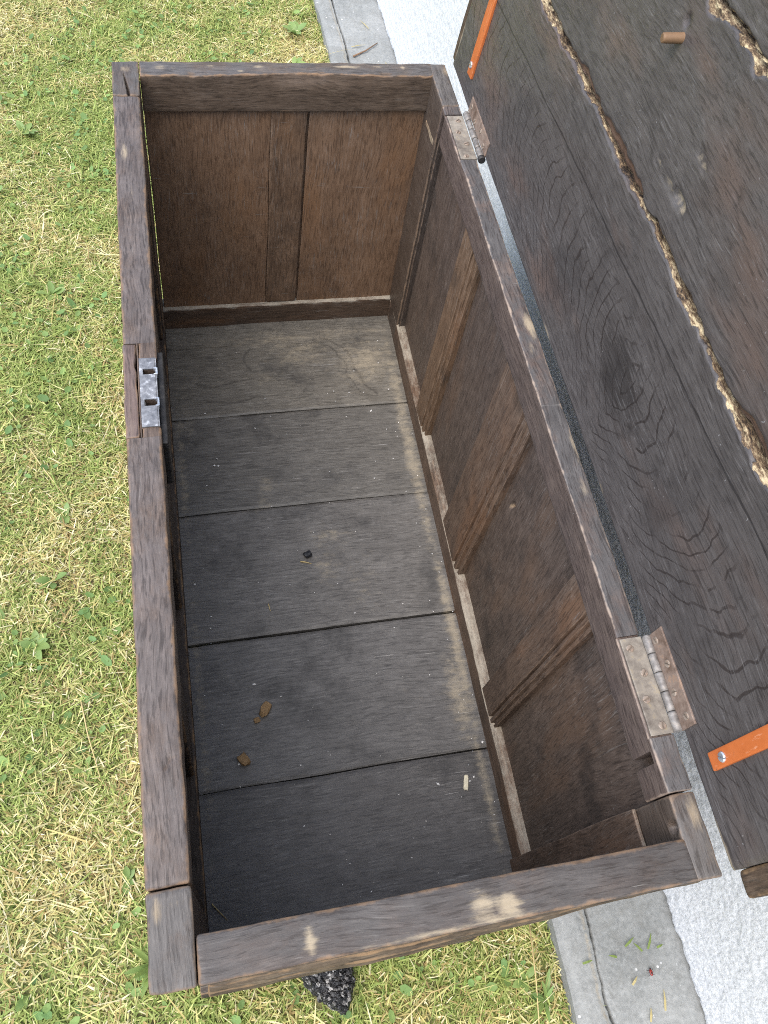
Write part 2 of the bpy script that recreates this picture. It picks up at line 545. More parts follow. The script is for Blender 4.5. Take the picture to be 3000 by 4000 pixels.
def orange_mat():
    t = NT('orange_paint')
    tc = t.n('ShaderNodeTexCoord').outputs['Object']
    n = t.noise(tc, 45, 5, .7); n2 = t.noise(t.vmath('MULTIPLY', tc, (1, 1, .15)), 260, 4, .7)
    c = t.mix(n, (.36, .085, .018), (.56, .160, .045))
    c = t.mix(t.math('MULTIPLY', t.ss(n2, .60, .70), .5), c, (.66, .34, .20))
    c = t.mix(t.math('MULTIPLY', t.ss(t.noise(tc, 90, 4, .75), .62, .72), .7), c, (.12, .05, .03))
    t.bsdf(c, t.fmix(n, .4, .65), t.bump(n, .3, .001), spec=.4)
    return t.m
M_ORANGE = orange_mat()
M_PEG = simple('pale_peg_wood', (.18, .105, .055), .6, .35, 130, .3)
M_CHIP = simple('rotten_wood', (.27, .17, .08), .8, .6, 260, .9)
M_CHAR = simple('charcoal', (.012, .013, .016), .5, .4, 200, .6)
M_PAPER = simple('pale_flake', (.72, .66, .48), .8, .15, 150, .3)
M_STRAW = simple('straw', (.55, .43, .20), .7, .3, 150, .3)
M_WHITEBIT = simple('white_crumb', (.78, .77, .74), .7, .1, 150, .2)

def vcol_mat(name, trans=.35, rough=.6):
    t = NT(name)
    c = t.attr('tint').outputs['Color']
    b = t.n('ShaderNodeBsdfPrincipled')
    t.set(b.inputs['Base Color'], c); b.inputs['Roughness'].default_value = rough
    b.inputs['Specular IOR Level'].default_value = .3
    tr = t.n('ShaderNodeBsdfTranslucent'); t.set(tr.inputs[0], c)
    mx = t.n('ShaderNodeMixShader'); mx.inputs[0].default_value = trans
    t.t.links.new(b.outputs[0], mx.inputs[1]); t.t.links.new(tr.outputs[0], mx.inputs[2])
    t.t.links.new(mx.outputs[0], t.out.inputs['Surface'])
    return t.m
M_GRASS = vcol_mat('grass_blades')

def leaf_mat(name, c):
    t = NT(name)
    tc = t.n('ShaderNodeTexCoord').outputs['Object']
    rnd = t.n('ShaderNodeObjectInfo').outputs['Random']
    n = t.noise(tc, 120, 4, .6)
    cc = t.mix(n, tuple(x * .7 for x in c), tuple(x * 1.3 for x in c))
    cc = t.mix(t.math('MULTIPLY', rnd, .4), cc, (c[0] * 1.5, c[1] * 1.15, c[2] * .8))
    b = t.n('ShaderNodeBsdfPrincipled')
    t.set(b.inputs['Base Color'], cc); b.inputs['Roughness'].default_value = .5
    tr = t.n('ShaderNodeBsdfTranslucent'); t.set(tr.inputs[0], cc)
    mx = t.n('ShaderNodeMixShader'); mx.inputs[0].default_value = .3
    t.t.links.new(b.outputs[0], mx.inputs[1]); t.t.links.new(tr.outputs[0], mx.inputs[2])
    t.t.links.new(mx.outputs[0], t.out.inputs['Surface'])
    return t.m
M_LEAF = leaf_mat('weed_leaf', (.21, .32, .10))

def soil_mat():
    t = NT('lawn_soil')
    tc = t.n('ShaderNodeTexCoord').outputs['Object']
    n1 = t.noise(tc, 3.0, 5, .6); n2 = t.noise(tc, 60, 6, .7)
    c = t.ramp(n2, [(.34, (.06, .048, .024)), (.5, (.17, .145, .065)), (.66, (.32, .28, .13))])
    c = t.mix(t.ss(n1, .4, .65), c, t.mix(n2, (.08, .10, .03), (.26, .29, .10)))
    t.bsdf(c, .9, t.bump(n2, .8, .01))
    return t.m

def concrete_mat():
    t = NT('weathered_concrete')
    tc = t.n('ShaderNodeTexCoord').outputs['Object']
    n1 = t.noise(tc, 7, 5, .6); n2 = t.noise(tc, 140, 5, .7); n3 = t.noise(tc, 420, 3, .6)
    c = t.ramp(t.math('ADD', t.math('MULTIPLY', n1, .55), t.math('MULTIPLY', n2, .45)), [(.36, (.165, .172, .165)), (.5, (.245, .252, .242)), (.64, (.32, .325, .312))])
    c = t.mix(t.math('MULTIPLY', t.ss(n3, .60, .72), .5), c, (.12, .12, .115))
    v = t.vor(tc, 55); sp = t.math('MULTIPLY', t.ss(v.outputs['Distance'], .10, .16, 1, 0), t.ss(t.noise(tc, 9, 2), .55, .6))
    c = t.mix(sp, c, (.72, .72, .71))
    sp2 = t.ss(t.noise(tc, 32, 4, .7), .68, .71)
    c = t.mix(t.math('MULTIPLY', sp2, .7), c, (.70, .70, .69))
    c = t.mix(t.math('MULTIPLY', t.ss(t.noise(tc, 18, 5, .7), .50, .68), .45), c, (.17, .17, .155))
    dirt = t.attr('dirt').outputs['Fac']
    c = t.mix(t.math('MULTIPLY', t.ss(t.math('ADD', dirt, t.math('SUBTRACT', n2, .5)), .3, .8), .7), c, (.30, .25, .17))
    t.bsdf(c, .85, t.bump(t.math('ADD', n2, t.math('MULTIPLY', n3, .5)), .5, .002))
    return t.m

def render_mat():
    t = NT('white_roughcast')
    tc = t.n('ShaderNodeTexCoord').outputs['Object']
    p2 = t.vmath('MULTIPLY', tc, (1, 1, .6))
    n1 = t.noise(p2, 190, 5, .6); n2 = t.noise(tc, 3, 4, .6); n3 = t.noise(tc, 500, 3, .6)
    c = t.mix(t.ss(n1, .38, .55), (.52, .54, .56), (.68, .695, .71))
    c = t.mix(t.math('MULTIPLY', t.ss(n2, .5, .8), .15), c, (.6, .6, .58))
    t.bsdf(c, .85, t.bump(t.math('ADD', n1, t.math('MULTIPLY', n3, .25)), .6, .003))
    return t.m

# ------------------------------------------------------------------ setting: ground, apron, wall
def graded(lo, hi, fine_lo, fine_hi, d):
    a = list(np.arange(fine_lo, fine_hi + d / 2, d))
    s, x = d, fine_lo
    left = []
    while x > lo:
        s *= 1.35; x -= s; left.append(max(x, lo))
    s, x = d, a[-1]
    right = []
    while x < hi:
        s *= 1.35; x += s; right.append(min(x, hi))
    return np.array(left[::-1] + a + right)

def ground_h(x, y):
    p = np.stack([x, y], 1)
    near = np.exp(-((x) ** 2 + (y - 1.2) ** 2) / 18)
    return near * (0.010 * fbm(p * 5, 3, 11) + 0.006 * vn(p * 22, 5)) - 0.004

gx = graded(-200, 200, -1.6, 0.8, .04); gy = graded(-200, 200, -1.2, 3.6, .04)
GX, GY = np.meshgrid(gx, gy, indexing='ij')
gxf, gyf = GX.ravel(), GY.ravel()
gi = np.arange(len(gxf)).reshape(GX.shape)
gq = np.stack([gi[:-1, :-1], gi[1:, :-1], gi[1:, 1:], gi[:-1, 1:]], -1).reshape(-1, 4)
gz = ground_h(gxf, gyf)
gz = np.where(gxf > .66, -.06, gz)
ground = mk('ground', np.stack([gxf, gyf, gz], 1), gq, soil_mat())
tag(ground, kind='structure')

def crack_x(y):
    y = np.asarray(y, float)
    p = np.stack([y * 9, y * 0], 1)
    return .638 + .005 * vn(p, 3) + .0025 * vn(p * 5, 8) + .004 * sstep(.3, 2.0, y)

WALL_X = 0.785
def apron_h(u, v):
    x, y = u, v
    h = 0.0015 * fbm(np.stack([x, y], 1) * 60, 3, 2)
    h += 0.0012 * vn(np.stack([x, y], 1) * 230, 9) * sstep(.61, .63, x)
    h -= 0.005 * sstep(.012, 0, x - .588)                                     # rounded left arris
    d = np.abs(x - crack_x(y))
    wgap = .0026 * np.clip(.6 + .8 * vn(np.stack([y * 14, y * 0], 1), 4), .1, 1.3)
    h -= .045 * sstep(wgap + .0010, wgap * .5, d)
    h -= .002 * sstep(.02, .0, d) * (x < crack_x(y))
    return h
ax_ = np.concatenate([np.arange(.582, .624, .004), np.arange(.624, .652, .0016), np.arange(.652, WALL_X + .03, .005)])
ay_ = np.concatenate([np.arange(-2.5, -.3, .05), np.arange(-.3, .15, .004), np.arange(.15, 1.9, .03), np.arange(1.9, 3.1, .01), np.arange(3.1, 7, .08)])
apron = sheet('concrete_apron', ax_, ay_, lambda u, v, w: np.stack([u + .003 * vn(np.stack([v * 12, v * 0], 1), 31) * (u < .59), v, w + .030], 1),
              apron_h, .12, concrete_mat(), attr={'dirt': lambda u, v, h: .55 * np.exp(-((u - crack_x(v) + .010) / .006) ** 2) + .25 * np.exp(-((u - .60) / .015) ** 2) * .5})
tag(apron, kind='structure')

# roughcast wall with an irregular lower edge
wy = np.concatenate([np.arange(-6, -.5, .25), np.arange(-.5, .5, .0045), np.arange(.5, 1.35, .02), np.arange(1.35, 3.1, .009), np.arange(3.1, 9, .2)])
wz = np.concatenate([np.arange(0, .9, .0045), np.arange(.9, 2.2, .012), np.arange(2.2, 3.01, .1)])
def wall_h(u, v):
    p = np.stack([u * 1.25, v * .8], 1)
    a = vn(p * 130, 3); b = vn(p * 215, 4)
    return 0.0010 * np.abs(a) + 0.0011 * b + .002 * vn(p * 6, 5) - .004 * sstep(.012, 0, v)
def wall_P(u, v, w):
    low = .034 + .005 * vn(np.stack([u * 30, u * 0], 1), 21) + .004 * vn(np.stack([u * 90, u * 0], 1), 22)
    z = low + v
    return np.stack([WALL_X - w + 0 * u, u, z], 1)
house_wall = sheet('house_wall', wy, wz, wall_P, wall_h, .25, render_mat())
tag(house_wall, 'white roughcast house wall rising behind the chest and its lid', 'wall')

# ------------------------------------------------------------------ the chest
CH = (0.27, 0.65, 0.0)
chest = empty('wooden_chest', CH)
tag(chest, 'old dark oak panelled chest standing open beside the white wall', 'chest')
TL, TR, TN, TF, D = .0391, .0284, .0388, .0375, .5929
XI = CW - TR                 # inner face of back wall
XO = CW

def blobs(spots):
    def f(V):
        a = np.zeros(len(V))
        for x, y, rx, ry, s in spots:
            a = np.maximum(a, s * np.exp(-(((V[:, 0] - x) / rx) ** 2 + ((V[:, 1] - y) / ry) ** 2)))
        return a * (V[:, 2] > -.006)
    return f

tan_spots = blobs([(.071, 1.283, .014, .007, 1.0), (.09, 1.281, .008, .006, .7), (.148, 1.287, .010, .004, .9), (.223, 1.286, .012, .005, 1.0), (.193, 1.274, .006, .003, .9), (.12, 1.276, .02, .004, .5),
                   (.370, 1.288, .030, .004, 1.0), (.414, 1.288, .014, .004, .9), (.457, 1.287, .006, .006, 1.0),
                   (.136, .017, .007, .014, 1.1), (.293, .018, .016, .012, 1.0), (.317, .013, .012, .012, 1.1), (.305, .004, .05, .004, .9), (.246, .004, .10, .004, .8), (.16, .006, .03, .004, .6),
                   (.525, .702, .010, .030, 1.1), (.517, .660, .006, .02, .8), (.524, .44, .008, .018, .7), (.53, .50, .004, .03, .6),
                   (.019, .98, .006, .03, .45), (.013, 1.075, .006, .02, .8)])
post_spots = blobs([(.018, 1.278, .010, .012, .9), (.009, .062, .006, .016, .9), (.026, .066, .010, .006, .6), (.524, .060, .007, .018, .9), (.526, .02, .008, .02, .45), (.535, 1.275, .02, .02, .7), (.52, 1.21, .012, .02, .35), (.015, .01, .02, .008, .4)])

# --- corner posts
def post(x0, x1, y0, y1, deform=None, ds=.005, step=.004, **kw):
    return board('corner_post', 'y', y0, y1, rect(x0, x1, -ZT + .004, 0.0), wood('y', **END), chest, r=.0026, ds=ds, step=step, wob=.0005, attr={'tan': post_spots, 'slate': lambda V: (V[:, 2] > -.0012) * 1.3}, deform=deform, **kw)
def split(V):
    V = V.copy()
    xc = .0235 - (V[:, 1] - 1.21) * .11 + .0006 * vn(np.stack([V[:, 1] * 120, V[:, 1] * 0], 1), 3)
    wd = .0016 * sstep(1.272, 1.222, V[:, 1])
    V[:, 2] -= .014 * sstep(wd + .0008, wd * .3, np.abs(V[:, 0] - xc)) * (V[:, 2] > -.001) * (wd > .0001)
    return V
post(0, TL, 1.2105, 1.3, split, ds=.0012, step=.003)
post(0, TL, 0, .0788)
def knot_hole(V):
    V = V.copy()
    d = np.sqrt(((V[:, 1] - .050) / .006) ** 2 + ((V[:, 2] + .013) / .009) ** 2) + .25 * vn(V * 200, 3)
    V[:, 0] += .011 * sstep(1.1, .6, d) * (V[:, 0] < XI + .004)
    return V
post(XI, XO, 0, .0796, knot_hole, ds=.0022, step=.0022)
post(XI, XO, 1.1836, 1.3)
def dust_top(zl, amt=1.0):
    return lambda V: amt * np.exp(-((V[:, 2] - zl) / .002) ** 2)
board('post_facing', 'z', -.60, -.082, rect(XI - .005, XI - .0005, TN - .004, .0800), wood('z', **BACK, dust_on=True), chest, r=.0015, ds=.03, step=.06, attr={'dust': lambda V: .5 * np.exp(-((V[:, 2] + .082) / .0025) ** 2)})

# --- front wall (with the lock) : rails, muntins, panels
front = empty('front_wall', parent=chest)
sp = Soup()
yA, yB = .5640, .7075
kw = dict(r=.0030, ds=.006, step=.008, wob=.0005, attr={'tan': tan_spots, 'slate': lambda V: (V[:, 2] > -.0012) * .65})
def edge_break(V):
    V = V.copy()
    m = np.exp(-((V[:, 0] - TL) / .006) ** 2) * np.exp(-(V[:, 2] / .006) ** 2)
    V[:, 0] -= m * .0010 * np.clip(fbm(np.stack([V[:, 1] * 18, V[:, 1] * 0], 1), 3, 4) + .3, 0, 1)
    return V
# knot hollow on the near part of the rail
def rail_knot(V):
    V = edge_break(V)
    for kx, ky, rx, ry, dpt in ((.0275, .1905, .003, .004, .0022), (.0235, .1830, .0016, .0035, .003), (.0245, .187, .0022, .0012, .002), (.022, .2115, .0007, .02, .0009)):
        m = np.exp(-(((V[:, 0] - kx) / rx) ** 2 + ((V[:, 1] - ky) / ry) ** 2)) * (V[:, 2] > -.002)
        V[:, 2] -= m * dpt
    return V
kwn = dict(kw); kwn['ds'] = .0025; kwn['step'] = .003
sp.add(*sweep('y', .0805, .30, rect(0, TL, -.062, 0), bev=(True, False), deform=rail_knot, **kwn))
sp.add(*sweep('y', .30, yA, rect(0, TL, -.062, 0), bev=(False, False), deform=edge_break, **kw))
sp.add(*sweep('y', yB, 1.2085, rect(0, TL, -.062, 0), bev=(False, True), deform=edge_break, **kw))
k2 = dict(r=.0006, ds=.02, step=.02, wob=.0, bev=(False, False))
sp.add(*sweep('y', yA, yB, rect(.0, .0172, -.062, -.040), **k2))
sp.add(*sweep('y', yA, yB, rect(.0158, .0176, -.062, -.0002), **k2))
sp.add(*sweep('y', yA, .5765, rect(.0176, TL, -.062, 0), r=.003, ds=.006, step=.006, wob=.0004, bev=(False, False), deform=edge_break))
sp.add(*sweep('y', .6820, yB, rect(.0176, TL, -.062, 0), r=.003, ds=.006, step=.006, wob=.0004, bev=(False, False), deform=edge_break))
for a, b, top in ((.5765, .6075, -.0005), (.6075, .6182, -.034), (.6182, .6555, -.0005), (.6555, .6645, -.034), (.6645, .6820, -.0005)):
    sp.add(*sweep('y', a, b, rect(.0176, TL - .0015, -.062, top), **k2))
sp.build('top_rail', wood('y', **RIM, slate_on=True, slate=(.108, .094, .088)), front)
def patch_def(V):
    V = V.copy()
    V[:, 0] -= (V[:, 0] > .008) * (.0006 + .0010 * np.clip(fbm(np.stack([V[:, 1] * 25, V[:, 1] * 0], 1), 3, 3) + .2, 0, 1) + .0022 * np.exp(-((V[:, 1] - .672) / .006) ** 2))
    return V
board('repair_patch', 'y', yA + .0008, yB - .0008, rect(-.0008, .0152, -.039, .0003), wood('y', **{**RIM, 'key': 'patch', 'mid': (.125, .086, .072)}), front, r=.0018, ds=.004, step=.004, wob=.0005, deform=patch_def)
ZB = -.540
board('bottom_rail', 'y', .06, 1.24, rect(.002, TL, -.66, ZB), wood('y', **FRONT), front, r=.003, ds=.02, step=.04)
for y0, y1 in ((.0788, .10), (.28, .35), (.565, .685), (.88, .955), (1.18, 1.2095)):
    board('muntin', 'z', ZB, -.062, rect(.003, TL - .004, y0, y1), wood('z', **FRONT), front, r=.004, ds=.03, step=.06)
for y0, y1 in ((.095, .285), (.345, .57), (.68, .885), (.95, 1.185)):
    board('panel', 'z', ZB - .006, -.056, rect(.010, .023, y0, y1), wood('z', **FRONT), front, r=.002, ds=.05, step=.06)

# --- near end wall and far end wall
near = empty('end_wall', parent=chest)
def near_def(V):
    V = V.copy()
    m = np.exp(-((V[:, 1] - TN) / .004) ** 2) * np.exp(-(V[:, 2] / .004) ** 2)
    V[:, 2] -= m * .0009 * np.clip(fbm(np.stack([V[:, 0] * 30, V[:, 0] * 0], 1), 3, 4), 0, 1)
    return V
board('top_rail', 'x', TL + .0012, XI + .004, rect(0, TN, -.062, 0), wood('x', **{**RIM, 'key': 'nearrail', 'mid': (.072, .055, .045), 'light': (.15, .12, .10), 'slate_on': True, 'slate': (.072, .064, .058)}), near, r=.0028, ds=.004, step=.006, wob=.0004, attr={'tan': tan_spots, 'slate': lambda V: (V[:, 2] > -.0012) * 1.0}, deform=near_def)
board('end_moulding', 'x', .046, XO - .004, [(.004, -.046), (-.006, -.046), (-.0095, -.040), (-.0105, -.032), (-.0075, -.024), (-.002, -.018), (.004, -.018)], wood('x', **{**FRONT, 'key': 'mould', 'mid': (.085, .062, .040), 'light': (.15, .115, .075), 'dark': (.04, .03, .02)}), near, r=.002, ds=.01, step=.02, wob=.0012, deform=lambda V: V + np.stack([0 * V[:, 0], (V[:, 1] < .003) * .0085 * sstep(.15, .5, V[:, 0]), 0 * V[:, 0]], 1))
board('bottom_rail', 'x', TL - .002, XI + .002, rect(.002, TN, -.66, ZB), wood('x', **FRONT), near, r=.003, ds=.02, step=.04)
board('plinth_strip', 'x', .02, XO - .10, [(.03, -.655), (-.0225, -.655), (-.0225, -.640), (-.018, -.625), (.03, -.612)], wood('x', **{**FRONT, 'key': 'plinth', 'light': (.2, .17, .13)}), near, r=.002, ds=.02, step=.02, wob=.0025)
board('muntin', 'z', ZB, -.062, rect(.245, .306, .006, TN - .006), wood('z', **PANEL), near, r=.003, ds=.03, step=.06)
for x0, x1 in ((TL, .25), (.30, XI)):
    board('panel', 'z', ZB - .006, -.056, rect(x0, x1, .012, .026), wood('z', **PANEL), near, r=.002, ds=.05, step=.06)

far = empty('end_wall', parent=chest)
YF = CL - TF
def far_def(V):
    V = V.copy()
    x = V[:, 0]
    m = np.exp(-((V[:, 1] - YF) / .012) ** 2) * np.exp(-((V[:, 2]) / .014) ** 2)
    q = np.stack([x * 55, x * 0], 1)
    bow = .0065 * np.exp(-((x - .30) / .10) ** 2) + .002 * sstep(.2, .3, x)
    V[:, 1] -= m * (-bow * .9 + .0022 * fbm(q, 3, 7))
    V[:, 2] -= m * .0035 * np.clip(fbm(q * 1.7, 3, 9), 0, 1)
    return V
board('top_rail', 'x', TL + .0012, XI + .004, rect(YF, CL, -.066, 0), wood('x', **{**RIM, 'key': 'farrail', 'dark': (.05, .034, .022), 'mid': (.110, .077, .053), 'light': (.19, .14, .10), 'slate_on': True}), far, r=.0025, ds=.004, step=.005, wob=.0004, attr={'tan': tan_spots, 'slate': lambda V: (V[:, 2] > -.0012) * .9}, deform=far_def)
board('bottom_rail', 'x', TL - .004, XI + .003, rect(YF, CL - .002, -.66, ZB + .002), wood('x', **{**PANEL, 'key': 'farledge', 'dark': (.05, .032, .021), 'mid': (.10, .066, .044), 'light': (.17, .12, .085), 'dust': (.46, .42, .34)}, dust_on=True), far, r=.003, ds=.01, step=.02, attr={'dust': lambda V: .8 * (V[:, 2] > ZB - .001)})
board('muntin', 'z', ZB + .003, -.066, rect(.2425, .3025, YF + .006, CL - .008), wood('z', **{**PANEL, 'key': 'munt', 'dark': (.066, .040, .025), 'mid': (.150, .094, .058)}), far, r=.003, ds=.02, step=.06)
for x0, x1 in ((TL + .0019, .2420), (.3060, XI + .002)):
    board('panel', 'z', ZB - .004, -.058, rect(x0, x1, YF + .0085, YF + .022), wood('z', **PANEL), far, r=.0015, ds=.05, step=.06)
board('groove_backing', 'z', ZB + .003, -.062, rect(.24, .31, YF + .016, CL - .010), wood('z', **PANEL), far, r=.001, ds=.05, step=.1, wob=0)

# --- back wall
back = empty('back_wall', parent=chest)
XP = XI + .0155
sp = Soup()
full = rect(XI, XO, -.056, 0)
hrec = rect(XI, XO, -.056, -.0030)
slot = [(XI, 0), (XI, -.009), (XI + .024, -.009), (XI + .024, -.056), (XO, -.056), (XO, 0)]
def back_def(V):
    V = V.copy()
    m = np.exp(-((V[:, 0] - XI) / .005) ** 2) * np.exp(-(V[:, 2] / .005) ** 2)
    V[:, 0] += m * .0010 * np.clip(fbm(np.stack([V[:, 1] * 14, V[:, 1] * 0], 1), 3, 14) + .2, 0, 1)
    m2 = np.exp(-((V[:, 0] - XO) / .006) ** 2)
    V[:, 0] -= m2 * .002 * np.clip(vn(np.stack([V[:, 1] * 5, V[:, 1] * 0], 1), 15) + .2, 0, 1)
    return V
bk = dict(r=.0022, ds=.006, step=.008, wob=.0004, attr={'tan': tan_spots, 'slate': lambda V: (V[:, 2] > -.0012) * 1.15}, deform=back_def)
segs = [(.0812, .1125, full), (.1125, .1250, slot), (.1250, .1360, full), (.1360, .2475, hrec), (.2475, 1.0460, full), (1.0460, 1.1600, hrec), (1.1600, 1.1740, slot), (1.1740, 1.1825, full)]
for i, (a, b, poly) in enumerate(segs):
    sp.add(*sweep('y', a, b, poly, bev=(i == 0, i == len(segs) - 1), **bk))
sp.build('top_rail', wood('y', **{**RIM, 'key': 'backrail', 'mid': (.112, .082, .068), 'dark': (.05, .036, .030), 'slate_on': True, 'wear': (.42, .32, .24)}), back)
board('bottom_rail', 'y', .042, 1.262, [(XI, -.66), (XO - .002, -.66), (XO - .002, ZB + .004), (XI + .007, ZB + .004), (XI, ZB - .002)], wood('y', **{**BACK, 'key': 'ledge', 'dust': (.46, .42, .34)}, dust_on=True), back, r=.0012, ds=.006, step=.02,
      attr={'dust': lambda V: (V[:, 2] > ZB - .0055) * (.60 + .45 * vn(np.stack([V[:, 1] * 9, V[:, 0] * 30], 1), 6))})
def moulded(y0, y1, xm=XI + .0008, bead=.030):
    """muntin section: a flat, then beads and hollows on the near side"""
    yb = y0 + bead
    q = bead / .030
    bot = xm + .0058
    return [(XP + .006, y1), (xm, y1), (xm, yb - .006 * q), (bot, yb - .0075 * q), (bot, yb - .0100 * q), (xm + .0006, yb - .0118 * q), (xm + .0006, yb - .0190 * q), (bot, yb - .0208 * q), (bot, yb - .0232 * q),
            (xm + .0030, yb - .0248 * q), (xm + .0040, y0), (XP + .006, y0)]
mw = [dict(BACK, key='munt1', dark=(.06, .036, .02), mid=(.160, .100, .060), light=(.25, .17, .11)), dict(BACK, key='munt2', dark=(.05, .03, .02), mid=(.128, .084, .057), light=(.21, .148, .104)), dict(BACK, key='munt3', dark=(.045, .028, .019), mid=(.112, .076, .054), light=(.19, .137, .10))]
for (y0, y1, b), m in zip(((.880, .957, .034), (.565, .684, .038), (.280, .350, .026)), mw):
    board('muntin', 'z', ZB - .010, -.054, moulded(y0, y1, bead=b), wood('z', **m), back, r=.0008, ds=.008, step=.03, wob=.0005)
board('stile', 'z', ZB - .010, -.054, moulded(1.176, YF + .01, bead=.024), wood('z', **{**BACK, 'key': 'stile', 'dark': (.03, .023, .018), 'mid': (.060, .046, .037), 'light': (.11, .088, .072)}), back, r=.0011, ds=.008, step=.03, wob=.0005)
# light-coloured score where a till lid once ran
board('score_line', 'y', 1.192, 1.252, [(XI - .0006, -.0745), (XI - .0006, -.0825), (XI + .004, -.0825), (XI + .004, -.0745)], wood('y', **{**BACK, 'key': 'score', 'mid': (.26, .21, .14), 'light': (.34, .28, .2), 'dark': (.17, .13, .09)}), back, r=.0006, ds=.01, step=.01, wob=.0012)
for i, (y0, y1) in enumerate(((.072, .286), (.344, .571), (.678, .886), (.951, 1.184))):
    mat = wood('z', **{**BACK, 'key': 'bpanel', 'blotch_amt': .55, 'red': (.145, .090, .057), 'dark': (.046, .034, .027), 'mid': (.098, .072, .056), 'light': (.18, .138, .11), 'tan_on': True, 'dust_on': True})
    def hh(u, v, i=i):
        h = .0010 * fbm(np.stack([u, v], 1) * 9, 3, 30 + i)
        if i == 1:
            a = vn(np.stack([u * 260, v * 130], 1), 5)
            d = np.sqrt(((u - .5365 + (v + .2194) * .25) / .0046) ** 2 + ((v + .2194) / .0110) ** 2) + .35 * a
            h = h - .0108 * sstep(1.1, .75, d)
        return h
    def tn_at(u, v, h, i=i):
        if i == 1:
            return 1.2 * np.exp(-(((u - .5410) / .0022) ** 2 + ((v + .2300) / .008) ** 2))
        if i == 0:
            return .55 * np.exp(-(((u - .155) / .006) ** 2 + ((v + .17) / .025) ** 2))
        if i == 2:
            return .30 * np.exp(-(((u - .80) / .05) ** 2 + ((v + .12) / .06) ** 2))
        return u * 0
    st = .0022 if i == 1 else .008
    sheet('panel', np.arange(y0, y1 + 1e-6, st), np.arange(ZB - .006, -.049, st * 1.4), lambda u, v, w: warp(np.stack([XP - w + 0 * u, u, v], 1)), hh, .0115, mat, back, attr={'tan': tn_at, 'dust': lambda u, v, h: .45 * np.exp(-((v - ZB) / .008) ** 2)})

# --- floor boards
ys = [.030, .2601, .5158, .7808, 1.0102, 1.268]
gap = [.0008, .0012, .0022, .0011, .0014, 0]
fb_mats = [dict(FLOOR, key='floor%d' % i, mid=m, light=l, dark=dk) for i, (dk, m, l) in enumerate((
    ((0.059, 0.055, 0.051), (0.100, 0.094, 0.088), (0.177, 0.169, 0.159)), ((0.068, 0.065, 0.060), (0.116, 0.110, 0.103), (0.206, 0.198, 0.186)), ((0.076, 0.070, 0.063), (0.130, 0.122, 0.111), (0.230, 0.218, 0.201)),
    ((0.073, 0.067, 0.058), (0.126, 0.118, 0.104), (0.224, 0.210, 0.186)), ((0.085, 0.077, 0.063), (0.151, 0.138, 0.116), (0.271, 0.251, 0.212))))]
dust_spots = [(.43, 1.13, .06, .08, .75), (.30, 1.17, .08, .05, .55), (.25, 1.21, .2, .03, .5), (.22, 1.10, .05, .03, .4), (.15, 1.13, .04, .02, .4), (.20, .83, .03, .03, .6), (.19, .79, .02, .03, .5), (.30, .70, .05, .03, .45), (.29, .63, .035, .05, .5), (.35, .60, .04, .08, .35), (.475, .36, .022, .09, .75), (.492, .48, .012, .22, .9), (.488, .9, .016, .35, .8), (.488, .2, .01, .15, .7),
              (.052, .9, .01, .2, .6), (.052, .4, .01, .3, .5), (.40, 1.22, .12, .02, .5), (.07, 1.02, .02, .1, .45), (.28, .35, .15, .1, .12)]
for i in range(5):
    y0, y1 = ys[i] + gap[i], ys[i + 1] - gap[i + 1]
    def fh(u, v, i=i, y0=y0, y1=y1):
        h = .0011 * fbm(np.stack([u * 3, v * 6], 1), 3, 40 + i) + .00025 * vn(np.stack([u * 6, v * 420], 1), 50 + i)
        e = np.minimum(v - y0, y1 - v)
        h = h - .0022 * sstep(.004, 0, e + .0012 * vn(np.stack([u * 60, v * 0 + i], 1), 60))
        h = h - (.0016 * i % 3) * .4
        if i == 4:                                      # small worn step at the far left
            h = h - .0025 * sstep(1.199, 1.2015, v - .01 * u + .003 * vn(np.stack([u * 40, v * 0], 1), 3)) * sstep(.20, .16, u)
        return h
    def fs(u, v, h, i=i):
        a = np.zeros(len(u))
        if i == 4:
            for line, wd in (([(.355, 1.205), (.385, 1.185), (.405, 1.15), (.408, 1.11), (.428, 1.06), (.45, 1.035)], .0022), ([(.335, 1.20), (.37, 1.175), (.388, 1.14), (.395, 1.09), (.41, 1.05)], .0013), ([(.20, 1.19), (.185, 1.15), (.20, 1.12), (.23, 1.125)], .0018), ([(.09, 1.10), (.13, 1.09), (.17, 1.10)], .002), ([(.11, 1.05), (.16, 1.045), (.20, 1.055)], .0018)):
                ln = np.array(line)
                for p0, p1 in zip(ln[:-1], ln[1:]):
                    dx = np.stack([u, v], 1) + .004 * np.stack([vn(np.stack([u, v], 1) * 60, 3), vn(np.stack([u, v], 1) * 60, 4)], 1)
                    tt = np.clip(((dx - p0) @ (p1 - p0)) / ((p1 - p0) @ (p1 - p0)), 0, 1)
                    dd = np.linalg.norm(dx - p0 - tt[:, None] * (p1 - p0), axis=1)
                    a = np.maximum(a, np.exp(-(dd / wd) ** 2) * .9)
        return a
    def fd(u, v, h, i=i):
        a = np.zeros(len(u))
        for x, y, rx, ry, s in dust_spots:
            a = np.maximum(a, s * np.exp(-(((u - x) / rx) ** 2 + ((v - y) / ry) ** 2)))
        return a + .10 * fbm(np.stack([u, v], 1) * 12, 3, 9)
    sheet('floor_board', np.arange(.032, .512, .0025 if i == 4 else .006), np.linspace(y0, y1, 110), lambda u, v, w, i=i: warp(np.stack([u, v + .0015 * vn(np.stack([u * 9, u * 0 + i], 1), 77) , -D + w], 1)), fh, .018, wood('x', **fb_mats[i]), chest, attr={'dust': fd, 'stain': fs})

